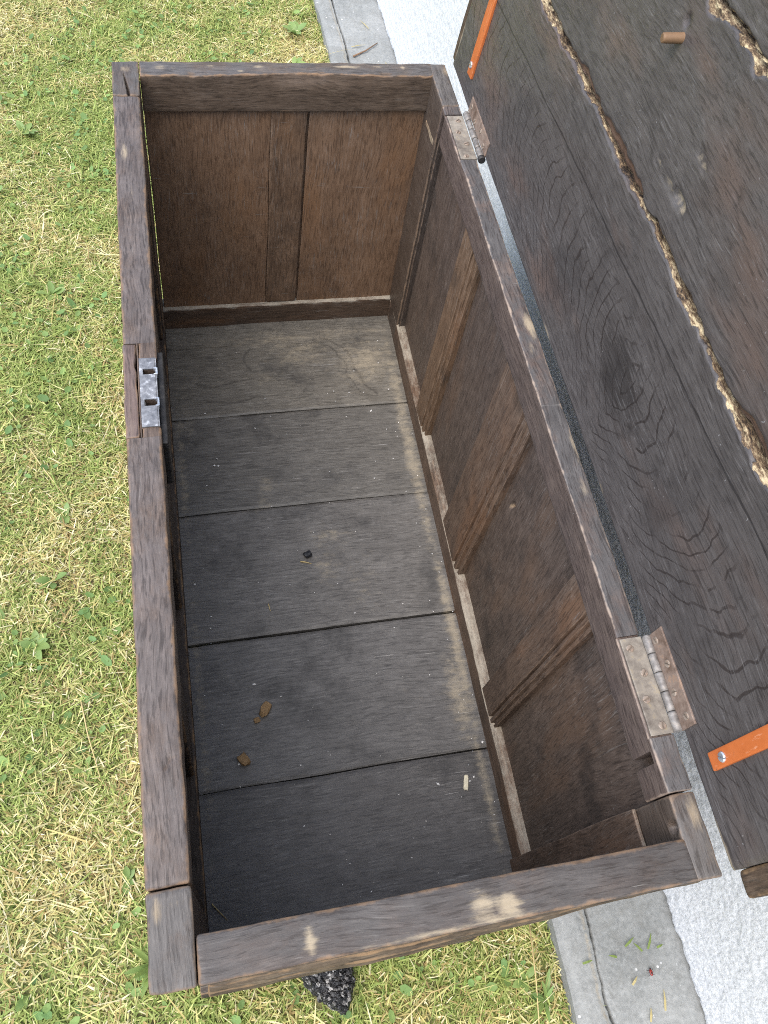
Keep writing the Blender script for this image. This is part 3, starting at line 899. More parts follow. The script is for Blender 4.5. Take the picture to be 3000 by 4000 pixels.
# --- lock: galvanised plate with two staple holes on the front rail
lock = empty('lock', parent=chest)
def boxes(lst, name, mat, parent, r=.0006, wob=0.0, **kw):
    s = Soup()
    for x0, x1, y0, y1, z0, z1 in lst:
        s.add(*sweep('y', y0, y1, rect(x0, x1, z0, z1), r=r, ds=.01, step=.02, wob=wob, **kw))
    return s.build(name, mat, parent)
px0, px1 = .0178, .0362
boxes([(px0, px1, .5775, .6078, 0, .0016), (px0, px1, .6180, .6558, 0, .0016), (px0, px1, .6643, .6815, 0, .0016), (px0, .0222, .6078, .6180, 0, .0015), (px0, .0222, .6558, .6643, 0, .0015),
       (.0362, .0378, .5775, .6815, -.030, .0012)], 'striker_plate', M_ZINC, lock, r=.0004, bev=(False, False))
boxes([(.0345, .0385, .6070, .6082, -.004, .0026), (.0345, .0385, .6176, .6188, -.004, .0026), (.0377, .0389, .6070, .6188, -.006, .0026)], 'hole_lip', M_BRIGHT, lock, r=.0002)
boxes([(.0345, .0385, .6550, .6562, -.004, .0026), (.0345, .0385, .6639, .6651, -.004, .0026), (.0377, .0389, .6550, .6651, -.006, .0026)], 'hole_lip', M_BRIGHT, lock, r=.0002)
boxes([(.0375, .046, .560, .700, -.105, -.010)], 'lock_case', M_DARKSLOT, lock, r=.002)
boxes([(.0215, .0235, .6090, .6170, -.021, -.003)], 'bolt', M_BARREL, lock, r=.0004)

# --- lid frame of reference
LO = np.array([.5403, .0045, .003 + ZT]); LH = np.array([.01934, .99981, 0.0])
LN = np.array([-.996, .0193, .0871]); LN /= np.linalg.norm(LN)
LU = np.array([.0871, -.0017, .9962]); LU /= np.linalg.norm(LU)
def lidP(s, v, w):
    return LO + np.outer(s, LH) + np.outer(v, LU) + np.outer(w, LN)
def lidV(V):
    return lidP(V[:, 0], V[:, 1], V[:, 2])
lid = empty('lid', parent=chest)
LIDW = .565
def cr1(s):
    return .2475 + .0030 * vn(np.stack([s * 9, s * 0], 1), 5) + .0022 * vn(np.stack([s * 38, s * 0], 1), 6) + .0018 * vn(np.stack([s * 130, s * 0], 1), 7)
def cr2(s):
    return .4375 + .0030 * vn(np.stack([s * 9, s * 0], 1), 15) + .0018 * vn(np.stack([s * 45, s * 0], 1), 16) + .0010 * vn(np.stack([s * 150, s * 0], 1), 17)
def w1(s):      # half width of the crumbly band beside the first crack: comes and goes
    q = lambda f, sd: vn(np.stack([s * f, s * 0], 1), sd)
    env = .0045 + .0045 * sstep(.60, .36, s) + .0025 * sstep(.92, 1.0, s)
    return np.clip(env * (.45 + .75 * q(13, 8) + .55 * q(41, 28) + .35 * q(120, 38)), .0004, .013)
def core1(s):   # stretch where the rotten edge has fallen away to bare brown wood
    return sstep(.60, .68, s) * sstep(.97, .91, s)
DENT = [(.653, .293, .010, .0025, .003), (.625, .291, .018, .004, .0028), (.598, .293, .010, .0055, .006), (.584, .2925, .008, .005, .003), (.602, .338, .006, .004, .003), (.590, .337, .006, .003, .004), (.528, .3524, .010, .003, .003), (.7293, .398, .0045, .0045, .016)]
def lid_board(vlo, vhi, elo, ehi, seed, key, edgesap_lo, edgesap_hi):
    """one lid board; elo/ehi give its wavy edges, sap bands crumble beside the cracks"""
    dv = np.concatenate([np.linspace(0, .028, 20), np.linspace(.028, (vhi - vlo) - .028, int((vhi - vlo) / .007))[1:-1], np.linspace((vhi - vlo) - .028, vhi - vlo, 20)])
    us = np.arange(0, 1.3031, .0042)
    def vmap(u, t):
        lo, hi = elo(u), ehi(u)
        return lo + (hi - lo) * t / (vhi - vlo)
    def calc(u, t):
        v = vmap(u, t)
        sap = np.zeros(len(u)); core = np.zeros(len(u))
        if edgesap_hi:
            dd = ehi(u) - v
            sap = np.maximum(sap, sstep(1.15, .7, dd / np.maximum(edgesap_hi(u)[0], .0008)))
            core = np.maximum(core, sstep(1.3, .6, dd / np.maximum(edgesap_hi(u)[1], .0008)) * (edgesap_hi(u)[1] > .001))
        if edgesap_lo:
            dd = v - elo(u)
            sap = np.maximum(sap, sstep(1.15, .7, dd / np.maximum(edgesap_lo(u)[0], .0008)))
            core = np.maximum(core, sstep(1.3, .6, dd / np.maximum(edgesap_lo(u)[1], .0008)) * (edgesap_lo(u)[1] > .001))
        return v, sap, core
    def h(u, t):
        v, sap, core = calc(u, t)
        p = np.stack([u, v], 1)
        r = .0010 * fbm(p * np.array([2.0, 9.0]), 3, seed) + .0003 * vn(p * np.array([9.0, 320.0]), seed + 2)
        r = r - sap * (.0035 + .0032 * vn(p * np.array([55., 240.]), seed + 3) + .0022 * vn(p * np.array([160., 420.]), seed + 4)) - core * (1 - sap) * .003
        for s_, v_, rs, rv, dp in DENT:
            r = r - dp * sstep(1.2, .5, np.sqrt(((u - s_) / rs) ** 2 + ((v - v_) / rv) ** 2) + .25 * vn(p * 220, 9))
        e = np.minimum(t, (vhi - vlo) - t)
        r = r - .002 * sstep(.003, 0, e) - .0012 * sstep(.003, 0, np.minimum(u, 1.303 - u))
        return r
    def tanf(u, t, hh):
        v, sap, core = calc(u, t)
        a = 1.1 * np.exp(-((v / .007) ** 2)) * np.clip(sstep(.035, .0, np.abs(u - .685)) + sstep(.03, .0, np.abs(u - .43)) + .9 * sstep(.10, .02, u) + .5 * sstep(1.26, 1.30, u), 0, 1)
        a = np.maximum(a, .9 * np.exp(-((u - 1.300) / .006) ** 2) * (v > .015) * sstep(.10, .05, v))
        for s_, v_, rs, rv, dp in DENT[:6]:
            a = np.maximum(a, .9 * np.exp(-(((u - s_) / (rs * 1.1)) ** 2 + ((v - v_) / (rv * 1.2)) ** 2)))
        return a
    o = sheet('lid_board', us, dv, lambda u, t, w: lidP(u, vmap(u, t), w), h, .021,
              wood('y', **{**LID, 'key': key, 'rings': (CH[1] - LO[1], LO[2]) if key == 'lidA' else False, 'sap': True, 'tan': (.40, .32, .21)}), lid,
              attr={'sap': lambda u, t, hh: calc(u, t)[1], 'core': lambda u, t, hh: calc(u, t)[2], 'tan': tanf})
    return o
zero = lambda s: np.zeros(len(s)) + .0008 * vn(np.stack([s * 30, s * 0], 1), 2)
gp1 = lambda s: .0014 + .0028 * np.clip(.4 + vn(np.stack([s * 22, s * 0], 1), 12), 0, 1.2) + .0012 * sstep(.6, .4, s)
gp2 = lambda s: .0012 + .0012 * np.clip(vn(np.stack([s * 25, s * 0], 1), 13), 0, 1)
lid_board(0, .2475, zero, lambda s: cr1(s) - gp1(s), 70, 'lidA', None, lambda s: (np.clip(w1(s) * (1 - .75 * core1(s)), .0004, 1), 0 * s))
lid_board(.2475, .4375, lambda s: cr1(s) + gp1(s), lambda s: cr2(s) - gp2(s), 80, 'lidB',
          lambda s: (np.clip(w1(s * .97 + .31) * .8 * (1 - core1(s)), .0004, 1), (.011) * core1(s) * (.75 + .35 * vn(np.stack([s * 30, s * 0], 1), 19)) + .008 * sstep(.40, .34, s)),
          lambda s: (np.clip(.007 + .006 * vn(np.stack([s * 20, s * 0], 1), 20) + .004 * vn(np.stack([s * 75, s * 0], 1), 21), .001, 1) * sstep(.54, .58, s) + .001, 0 * s))
lid_board(.4375, LIDW, lambda s: cr2(s) + gp2(s), lambda s: zero(s) + LIDW, 90, 'lidC', lambda s: (.003 + 0 * s, 0 * s), None)
def lid_piece(name, s0, s1, v0, v1, w0, w1_, mat, r=.002, step=.03, wob=.0006, ax='y', poly=None, **kw):
    v, f, c, a = sweep(ax, *( (v0, v1, poly or rect(s0, s1, w0, w1_)) if ax == 'y' else (s0, s1, poly or rect(v0, v1, w0, w1_)) ), r=r, ds=.01, step=step, wob=wob, dowarp=False, **kw)
    return mk(name, lidV(v), f + c, mat, lid, a, True, len(f))
endm = wood('z', **{**FRONT, 'key': 'lidend', 'mid': (.075, .05, .034), 'light': (.14, .10, .07)})
lid_piece('end_moulding', -.0265, -.0010, .004, LIDW, -.024, -.004, endm, r=.004)
lid_piece('end_moulding', 1.3040, 1.3225, .000, LIDW, -.024, -.003, endm, r=.004)

# orange painted bars, each held by a screw
def screw_mesh(name, rad=.0044, hgt=.0014, slotw=.0012, seg=14):
    V, F = [], []
    for sgn in (1, -1):
        pts = []
        a0 = math.asin(slotw / 2 / rad)
        for k in range(seg // 2 + 1):
            a = a0 + (math.pi - 2 * a0) * k / (seg // 2)
            pts.append((math.cos(a) * rad, sgn * math.sin(a) * rad))
        n0 = len(V); m = len(pts)
        V += [(x, y, -.001) for x, y in pts] + [(x, y, hgt * .45) for x, y in pts] + [(x * .82, y * .82 + sgn * slotw * .09, hgt) for x, y in pts]
        for lv in (0, 1):
            for k in range(m):
                k2 = (k + 1) % m
                fq = (n0 + lv * m + k, n0 + lv * m + k2, n0 + (lv + 1) * m + k2, n0 + (lv + 1) * m + k)
                F.append(fq if sgn > 0 else fq[::-1])
        top = [n0 + 2 * m + k for k in range(m)]
        F.append(top if sgn > 0 else top[::-1])
    n0 = len(V)
    V += [(math.cos(a) * rad * .98, math.sin(a) * rad * .98, hgt * .12) for a in np.linspace(0, 2 * math.pi, seg, endpoint=False)]
    F.append(list(range(n0, n0 + seg)))
    me = bpy.data.meshes.new(name)
    me.from_pydata(V, [], F)
    me.update()
    return me
SCREW = screw_mesh('screw'); SCREW.materials.append(M_SCREW)
ZSCREW = screw_mesh('zinc_screw', .0052, .0022, .0013); ZSCREW.materials.append(M_BRIGHT)
def place(me, name, parent, pos, normal, spin, scale=1.0):
    o = bpy.data.objects.new(name, me)
    col.objects.link(o)
    o.parent = parent
    n = Vector(normal).normalized()
    qd = n.to_track_quat('Z', 'Y').to_matrix().to_4x4() @ Matrix.Rotation(spin, 4, 'Z')
    o.matrix_local = Matrix.Translation(Vector(pos) - Vector(root_loc(parent))) @ qd @ Matrix.Scale(scale, 4)
    return o
def bar(s0, s1, skew, pts):
    v, f, c, a = sweep('y', pts[0], .47, rect(s0, s1, -.0035, .0036), r=.0010, ds=.006, step=.05, wob=.0003, dowarp=False)
    v[:, 0] += (v[:, 1] - .04) * skew[0]
    v[:, 1] += (v[:, 0] - s0) * skew[1]
    return mk('orange_bar', lidV(v), f + c, M_ORANGE, lid, a, True, len(f))
bar(1.1975, 1.2215, (.028, -.12), (.0385,))
bar(.0868, .1050, (-.01, .02), (.0310,))
lp = lambda s, v, w: (LO + LH * s + LU * v + LN * w)
place(ZSCREW, 'bar_screw', lid, lp(1.2125, .0540, .0035), LN, .5)
place(ZSCREW, 'bar_screw', lid, lp(.0955, .0525, .0035), LN, 1.1)
# wooden peg standing out of the lid
def tube(p0, p1, r0, r1, seg=14, cap=True, bend=None):
    p0, p1 = np.array(p0, float), np.array(p1, float)
    d = p1 - p0; L_ = np.linalg.norm(d); d = d / L_
    a = np.cross(d, [0, 0, 1] if abs(d[2]) < .9 else [1, 0, 0]); a /= np.linalg.norm(a); b = np.cross(d, a)
    th = np.linspace(0, 2 * math.pi, seg, endpoint=False)
    V, F = [], []
    prof = [(0, r0), (.3, r0 * .6 + r1 * .4), (.9, r1), (.97, r1 * .96), (1.0, r1 * .82)]
    for t_, r in prof:
        V += [p0 + d * L_ * t_ + (a * math.cos(x) + b * math.sin(x)) * r for x in th]
    for j in range(len(prof) - 1):
        for i in range(seg):
            F.append((j * seg + i, j * seg + (i + 1) % seg, (j + 1) * seg + (i + 1) % seg, (j + 1) * seg + i))
    nF = len(F)
    F.append([(len(prof) - 1) * seg + i for i in range(seg)])
    return np.array(V), F, nF
v, f, nf = tube(lp(.7235, .3845, -.004), lp(.7262, .3800, .0200), .0054, .0050)
mk('peg', v, f, M_PEG, lid, None, True, nf)

# --- two butt hinges
def wp(x, y, z):
    return warp(np.array([[x, y, z]]))[0]
def hinge(y0, y1, scr, s0, s1, lscr, ball):
    h = empty('hinge', parent=chest)
    v, f, c, a = sweep('y', y0, y1, rect(.5062, .5318, -.0020, .0006), r=.0004, ds=.006, step=.02, wob=.0002)
    mk('rail_leaf', v, f + c, M_HINGE, h, a, True, len(f))
    v, f, c, a = sweep('x', s0, s1, rect(.0015, .0262, -.0012, .0016), r=.0004, ds=.006, step=.02, wob=.0002, dowarp=False)
    mk('lid_leaf', lidV(v), f + c, M_RUST, h, a, True, len(f))
    A0, A1 = wp(.5352, y0, .0030), wp(.5352, y1, .0030)
    L0, L1 = lp(s0, -.0020, .0030), lp(s1, -.0020, .0030)
    B0, B1 = (A0 + L0) / 2, (A1 + L1) / 2
    n = 5
    for k in range(n):
        p0 = B0 + (B1 - B0) * (k / n + .003); p1 = B0 + (B1 - B0) * ((k + 1) / n - .003)
        rr = .0050 if k % 2 == 0 else .0046
        vv, ff, nf = tube(p0, p1, rr, rr, 16)
        vv2, ff2 = list(vv), list(ff) + [list(range(16))[::-1]]
        mk('knuckle', np.array(vv2), ff2, M_BARREL, h, None, True, nf)
    if ball:
        dd = (B0 - B1) / np.linalg.norm(B0 - B1)
        vv, ff, nf = tube(B0 - dd * .001, B0 + dd * .0058, .0060, .0060, 16)
        mk('pin_tip', vv, ff, M_DARKSLOT, h, None, True, nf)
    for (x, y), sp_ in zip(scr, (.6, .9, .3, 1.3)):
        place(SCREW, 'screw', h, wp(x, y, .0006), (0, 0, 1), sp_)
    for (s, v_), sp_ in zip(lscr, (.2, .9, 1.4, .5)):
        place(SCREW, 'screw', h, lp(s, v_ + .003, .0016), LN, sp_)
    return h
hinge(.1380, .2445, [(.5145, .2326), (.5212, .2041), (.5139, .1758), (.5217, .1471)], .1358, .2425, [(.2325, .0069), (.2038, .0134), (.1744, .0077), (.1467, .0141)], False)
hinge(1.0475, 1.1560, [(.5213, 1.1428), (.5152, 1.1135), (.5228, 1.0847), (.5157, 1.0549)], 1.0530, 1.1720, [(1.1599, .0130), (1.1313, .006), (1.0981, .0129), (1.0694, .0064)], True)

# ------------------------------------------------------------------ small things lying in the chest
def lump(name, loc, size, mat, label, cat, seed, rotz=0, group=None, sub=2, rough=.5, flat=None):
    import bmesh
    bm = bmesh.new()
    bmesh.ops.create_icosphere(bm, subdivisions=sub, radius=1)
    co = np.array([v.co[:] for v in bm.verts])
    F = [[v.index for v in f.verts] for f in bm.faces]
    bm.free()
    co = np.sign(co) * np.abs(co) ** .55
    co = co * (1 + rough * fbm(co * 1.7 + seed * 5, 3, seed))[:, None]
    co = co * np.array(size) * .5
    if flat is not None:
        co[:, 2] = np.maximum(co[:, 2], -flat)
    c, s = math.cos(rotz), math.sin(rotz)
    co = np.stack([co[:, 0] * c - co[:, 1] * s, co[:, 0] * s + co[:, 1] * c, co[:, 2]], 1)
    co[:, 2] -= co[:, 2].min()
    o = mk(name, co + np.array(loc), F, mat, None, None, False, None, origin=loc)
    return tag(o, label, cat, group)
def fl(x, y, dz=.0008):
    return tuple(warp(np.array([[x, y, -D + dz]]))[0])
lump('wood_chip', fl(.1526, .3813), (.016, .026, .011), M_CHIP, 'longer rotten wood chip on the chest floor, beside a crumb', 'wood chip', 3, -.5, 'wood chips on the chest floor')
lump('wood_chip', fl(.1375, .366), (.009, .010, .005), M_CHIP, 'smallest wood crumb on the chest floor, next to the longer chip', 'wood chip', 5, .3, 'wood chips on the chest floor')
lump('wood_chip', fl(.1112, .3033), (.016, .021, .012), M_CHIP, 'blocky rotten wood chip on the chest floor nearest the front wall', 'wood chip', 9, .5, 'wood chips on the chest floor')
lump('charcoal_crumb', fl(.258, .667), (.014, .013, .007), M_CHAR, 'small black crumb in the middle of the chest floor', 'crumb', 12, .3)
lump('pale_flake', fl(.4562, .2092), (.008, .026, .0035), M_PAPER, 'cream curled flake on the chest floor near the back wall', 'flake', 15, -.25)
def stem(name, pts, r, mat, label, cat, group=None, seg=5, taper=.5):
    pts = np.array(pts, float)
    V, F = [], []
    th = np.linspace(0, 2 * math.pi, seg, endpoint=False)
    n = len(pts)
    for i, p_ in enumerate(pts):
        d = pts[min(i + 1, n - 1)] - pts[max(i - 1, 0)]
        d /= np.linalg.norm(d)
        a = np.cross(d, [0, 0, 1]); a /= np.linalg.norm(a) + 1e-9; b = np.cross(d, a)
        rr = r * (1 - (1 - taper) * i / (n - 1))
        V += [p_ + (a * math.cos(x) + b * math.sin(x)) * rr for x in th]
    for j in range(n - 1):
        for i in range(seg):
            F.append((j * seg + i, j * seg + (i + 1) % seg, (j + 1) * seg + (i + 1) % seg, (j + 1) * seg + i))
    F.append(list(range(seg))[::-1]); F.append([(n - 1) * seg + i for i in range(seg)])
    o = mk(name, np.array(V), F, mat, None, None, True, None, origin=tuple(pts[0]))
    return tag(o, label, cat, group)
stem('straw', [fl(.046, .098, .004), fl(.055, .086, .003), fl(.066, .072, .002)], .0011, M_STRAW, 'pale straw in the near front corner of the chest', 'straw')
stem('splinter', [fl(.243, .655, .001), fl(.252, .652, .002), fl(.262, .648, .001)], .0014, M_STRAW, 'tan splinter beside the black crumb on the chest floor', 'splinter')
stem('splinter', [fl(.178, .577, .001), fl(.180, .562, .0015)], .0011, M_STRAW, 'short tan splinter standing apart on the middle floor board', 'splinter')
# scattered white crumbs: nobody could count them
sp = Soup()
octa = np.array([(1, 0, 0), (-1, 0, 0), (0, 1, 0), (0, -1, 0), (0, 0, 1), (0, 0, -1)], float)
of = [(0, 2, 4), (2, 1, 4), (1, 3, 4), (3, 0, 4), (2, 0, 5), (1, 2, 5), (3, 1, 5), (0, 3, 5)]
for k in range(130):
    x, y = rng.uniform(.05, .495), rng.uniform(.05, 1.25)
    if rng.random() < .3: x = rng.uniform(.46, .50)
    sz = rng.uniform(.0005, .0013) * (1.8 if rng.random() < .06 else 1)
    a = rng.uniform(0, 6.28)
    R2 = np.array([[math.cos(a), -math.sin(a), 0], [math.sin(a), math.cos(a), 0], [0, 0, 1]])
    sp.add((octa * [sz, sz * rng.uniform(.6, 2.2), sz * .6]) @ R2.T + np.array(fl(x, y, .001)), [], of)
for (x, y) in ((.1098, .8892), (.4985, .2702), (.0577, .6332), (.103, .2985), (.117, .8875)):
    sp.add(octa * [.0024, .0024, .0012] + np.array(fl(x, y, .0012)), [], of)
o = sp.build('dust_crumbs', M_WHITEBIT, None, False, origin=fl(.27, .65, 0))
tag(o, 'tiny white crumbs scattered over the chest floor boards', 'crumbs', kind='stuff')

# ------------------------------------------------------------------ things on the ground
# lump of asphalt under the near end of the chest
def rock_mat():
    t = NT('asphalt_lump')
    tc = t.n('ShaderNodeTexCoord').outputs['Object']
    v1 = t.vor(tc, 190); v2 = t.vor(tc, 420)
    n = t.noise(tc, 60, 5, .7)
    rc = t.n('ShaderNodeSeparateColor'); t.set(rc.inputs[0], v1.outputs['Color'])
    c = t.ramp(rc.outputs[0], [(.3, (.010, .010, .011)), (.72, (.035, .034, .034)), (.84, (.11, .105, .10)), (.97, (.34, .33, .31))])
    c = t.mix(t.math('MULTIPLY', t.ss(n, .55, .7), .35), c, (.12, .11, .09))
    t.bsdf(c, t.fmix(n, .30, .75), t.bump(t.math('ADD', t.math('SUBTRACT', 1.0, v1.outputs['Distance']), t.math('MULTIPLY', v2.outputs['Distance'], .4)), 1.0, .006), spec=.5)
    return t.m
poly = np.array([(.158, .008), (.172, .030), (.246, .030), (.247, .004), (.243, -.020), (.236, -.040), (.2215, -.0625), (.205, -.052), (.176, -.026)])
def rock_obj():
    import bmesh
    bm = bmesh.new()
    vb = [bm.verts.new((x, y, 0)) for x, y in poly]
    vt = [bm.verts.new((x + (.2 - x) * .10, y + (-.01 - y) * .10, .040 + .006 * math.sin(i * 2.1))) for i, (x, y) in enumerate(poly)]
    n = len(poly)
    for i in range(n):
        bm.faces.new((vb[i], vb[(i + 1) % n], vt[(i + 1) % n], vt[i]))
    bm.faces.new(vt); bm.faces.new(vb[::-1])
    bmesh.ops.recalc_face_normals(bm, faces=bm.faces)
    bmesh.ops.triangulate(bm, faces=bm.faces)
    for _ in range(4):
        bmesh.ops.subdivide_edges(bm, edges=bm.edges, cuts=1, use_grid_fill=True)
        bmesh.ops.smooth_vert(bm, verts=bm.verts, factor=.25, use_axis_x=True, use_axis_y=True, use_axis_z=True)
    co = np.array([v.co[:] for v in bm.verts]); bm.verts.index_update()
    F = [[v.index for v in f.verts] for f in bm.faces]
    bm.free()
    d = co - np.array([.205, -.008, .015]); d /= np.linalg.norm(d, axis=1)[:, None]
    co = co + d * (.0030 * vn(co * 130, 3) + .0026 * vn(co * 260, 4) + .004 * fbm(co * 40, 2, 5))[:, None]
    return mk('asphalt_lump', co, F, rock_mat(), None, None, False, None, origin=(.205, -.01, 0))
tag(rock_obj(), 'black gritty lump of asphalt under the near end of the chest', 'stone')

# --- grass
def in_chest(x, y):
    return (x > .035) & (x < .53) & (y > .045) & (y < 1.29)
def scatter(n, x0, x1, y0, y1):
    x, y = rng.uniform(x0, x1, n), rng.uniform(y0, y1, n)
    k = ~in_chest(x, y) & (x < .583 + .004 * vn(np.stack([y * 30, y * 0], 1), 2))
    k &= ~((x > .178) & (x < .236) & (y > -.042) & (y < .04))
    return x[k], y[k]
def dryness(x, y):
    return fbm(np.stack([x, y], 1) * 4.2, 3, 101) * .9 + .5 * vn(np.stack([x, y], 1) * 15, 7)
PAL_G = np.array([(.22, .31, .08), (.30, .38, .11), (.38, .45, .14), (.48, .52, .19), (.34, .41, .12)])
PAL_D = np.array([(.60, .54, .23), (.70, .65, .34), (.50, .42, .17), (.80, .75, .48), (.40, .30, .13), (.56, .55, .22), (.62, .60, .27)])
def blades(n, x0, x1, y0, y1, lying, lscale=1.0, wscale=1.0):
    x, y = scatter(n, x0, x1, y0, y1)
    n = len(x)
    dr = dryness(x, y)
    dry = rng.random(n) < np.clip((.56 if lying else .16) + .70 * dr, .05, .97)
    cg = PAL_G[rng.integers(0, len(PAL_G), n)]; cd = PAL_D[rng.integers(0, len(PAL_D), n)]
    c = np.where(dry[:, None], cd, cg) * rng.uniform(.7, 1.2, (n, 1)) * np.array([1.14, 1.11, 1.10])
    az = rng.uniform(0, 2 * np.pi, n) + .6 * vn(np.stack([x, y], 1) * 9, 44)
    if lying:
        ln = rng.gamma(2.4, .0064, n) * lscale + .006; w = rng.uniform(.0005, .0012, n) * wscale
        big = rng.random(n) < .012
        ln = np.where(big, ln * 2.2, ln); w = np.where(big, w * 1.3, w)
        el = rng.normal(.03, .20, n); curve = rng.normal(-.25, .5, n)
        z0 = ground_h(x, y) + rng.uniform(.001, .016, n)
    else:
        ln = rng.uniform(.010, .027, n) * lscale * np.clip(1 - .55 * dr + .4 * vn(np.stack([x, y], 1) * 11, 61), .45, 1.8); w = rng.uniform(.0006, .0016, n) * wscale
        el = rng.uniform(.25, 1.35, n); curve = rng.normal(-.75, .5, n)
        z0 = ground_h(x, y)
    hx, hy = np.cos(az), np.sin(az)
    sx, sy = -hy, hx
    # three centre points along a bent blade
    pts = []
    px, py, pz = x.copy(), y.copy(), z0.copy()
    e = el.copy()
    tw = rng.normal(0, .5, n)
    for t in range(4):
        wd = w * (1.0, 1.05, .8, .06)[t]
        tz = np.sin(tw * t / 3) * .5
        pts.append((px - sx * wd, py - sy * wd, pz - tz * wd)); pts.append((px + sx * wd, py + sy * wd, pz + tz * wd))
        if t < 3:
            px = px + hx * np.cos(e) * ln / 3; py = py + hy * np.cos(e) * ln / 3; pz = np.maximum(pz + np.sin(e) * ln / 3, ground_h(px, py) + .0008)
            e = e + curve * .45
    V = np.stack([np.stack(q_, 1) for q_ in pts], 1)          # n,8,3
    base = np.arange(n)[:, None] * 8
    F = np.concatenate([base + np.array([[0, 1, 3, 2]]), base + np.array([[2, 3, 5, 4]]), base + np.array([[4, 5, 7, 6]])])
    C = np.repeat(c[:, None, :], 8, 1)
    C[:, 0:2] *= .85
    return V.reshape(-1, 3), F, C.reshape(-1, 3)
def leaves(n, x0, x1, y0, y1):
    """clover and small broad leaves hidden in the turf"""
    x, y = scatter(n, x0, x1, y0, y1)
    k = rng.random(len(x)) < np.clip(.25 - .9 * dryness(x, y), .01, .8)
    x, y = x[k], y[k]; n = len(x)
    c = np.array([(.17, .29, .10), (.21, .33, .11), (.26, .38, .12)])[rng.integers(0, 3, n)] * rng.uniform(.75, 1.2, (n, 1))
    r = rng.uniform(.0030, .0075, n); asp = rng.uniform(1.0, 1.9, n)
    az = rng.uniform(0, 6.28, n); tl = rng.normal(0, .35, (n, 2))
    z = ground_h(x, y) + rng.uniform(.008, .022, n)
    th = np.linspace(0, 2 * np.pi, 7)[:-1]
    V = np.zeros((n, 7, 3)); V[:, 6] = np.stack([x, y, z - .0012], 1)
    for i, t in enumerate(th):
        a, b = np.cos(t) * r * asp, np.sin(t) * r * (1 if i % 3 else .8)
        V[:, i, 0] = x + a * np.cos(az) - b * np.sin(az); V[:, i, 1] = y + a * np.sin(az) + b * np.cos(az)
        V[:, i, 2] = z + a * tl[:, 0] + b * tl[:, 1]
    base = np.arange(n)[:, None] * 7
    F = np.concatenate([base + np.array([[6, i, (i + 1) % 6]]) for i in range(6)])
    return V.reshape(-1, 3), F, np.repeat(c, 7, 0)
def build_stuff(name, parts, label, cat):
    V = np.concatenate([q_[0] for q_ in parts]); C = np.concatenate([q_[2] for q_ in parts])
    off, F = 0, []
    for q_ in parts:
        F.append(q_[1] + off); off += len(q_[0])
    o = mk(name, V, np.concatenate(F), M_GRASS, None, {'tint': C}, False)
    return tag(o, label, cat, kind='stuff')
X0, X1, Y0, Y1 = -.50, .60, -.32, 3.05
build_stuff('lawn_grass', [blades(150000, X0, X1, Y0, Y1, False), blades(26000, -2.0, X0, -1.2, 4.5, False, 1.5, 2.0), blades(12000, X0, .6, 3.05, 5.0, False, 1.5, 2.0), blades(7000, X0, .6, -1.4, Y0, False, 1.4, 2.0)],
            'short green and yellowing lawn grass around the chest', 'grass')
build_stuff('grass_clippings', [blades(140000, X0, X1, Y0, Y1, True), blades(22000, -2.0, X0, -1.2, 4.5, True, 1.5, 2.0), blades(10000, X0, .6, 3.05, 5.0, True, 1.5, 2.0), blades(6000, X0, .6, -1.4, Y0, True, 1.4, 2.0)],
            'dry straw coloured clippings strewn over the lawn', 'clippings')
build_stuff('clover', [leaves(5500, X0, X1, Y0, Y1)], 'small clover leaves growing through the lawn', 'clover')

# --- single weeds, each leaf a part
def leaf_mesh(name, L_=1.0, W_=.34, fold=.12, wave=.05, n=7):
    V, F = [], []
    for i in range(n):
        t = i / (n - 1)
        w = W_ * math.sin(math.pi * min(1, t * .93 + .05)) ** .8 * (.55 + .45 * t)
        z = .28 * t - .30 * t * t
        for k in (-1, -.5, 0, .5, 1):
            V.append((t * L_, k * w, z + fold * abs(k) * w / W_ * .35 + wave * math.sin(t * 9 + k * 2) * abs(k) * .3))
    for i in range(n - 1):
        for k in range(4):
            a = i * 5 + k
            F.append((a, a + 5, a + 6, a + 1))
    me = bpy.data.meshes.new(name)
    me.from_pydata(V, [], F)
    me.polygons.foreach_set('use_smooth', [True] * len(F))
    me.materials.append(M_LEAF)
    me.update()
    return me
LEAF_B, LEAF_N = leaf_mesh('broad_leaf', 1, .30), leaf_mesh('narrow_leaf', 1, .11, .06, .02)
def weed(x, y, k, size, me, label, group='weeds in the lawn', el=(.15, .7), az0=None, spread=6.28):
    z = float(ground_h(np.array([x]), np.array([y]))[0]) + .006
    r = empty('weed_plant', (x, y, z))
    for i in range(k):
        o = bpy.data.objects.new('leaf', me)
        col.objects.link(o); o.parent = r
        a = (az0 or rng.uniform(0, 6.28)) + (i / k) * spread + rng.uniform(-.3, .3)
        s = size * rng.uniform(.55, .95)
        o.matrix_local = Matrix.Rotation(a, 4, 'Z') @ Matrix.Rotation(-rng.uniform(*el), 4, 'Y') @ Matrix.Rotation(rng.uniform(-.4, .4), 4, 'X') @ Matrix.Scale(s, 4)
    return tag(r, label, 'weed', group)
weed(-.243, .615, 9, .040, LEAF_B, 'broad leaved weed rosette at the left edge, beside the middle of the chest')
weed(-.190, .890, 5, .034, LEAF_B, 'cluster of pale broad leaves left of the chest lock')
weed(-.215, .745, 6, .036, LEAF_B, 'blue green broad leaved weed just above the left edge rosette')
weed(-.160, .385, 4, .026, LEAF_B, 'small broad leaved weed beside the near half of the chest front')
weed(-.098, .190, 5, .030, LEAF_B, 'weed with long oval leaves beside the near front post')
weed(-.060, .060, 12, .055, LEAF_N, 'bright green grass tuft against the near front corner of the chest', 'weeds in the lawn', (.3, 1.0), 2.0, 3.0)
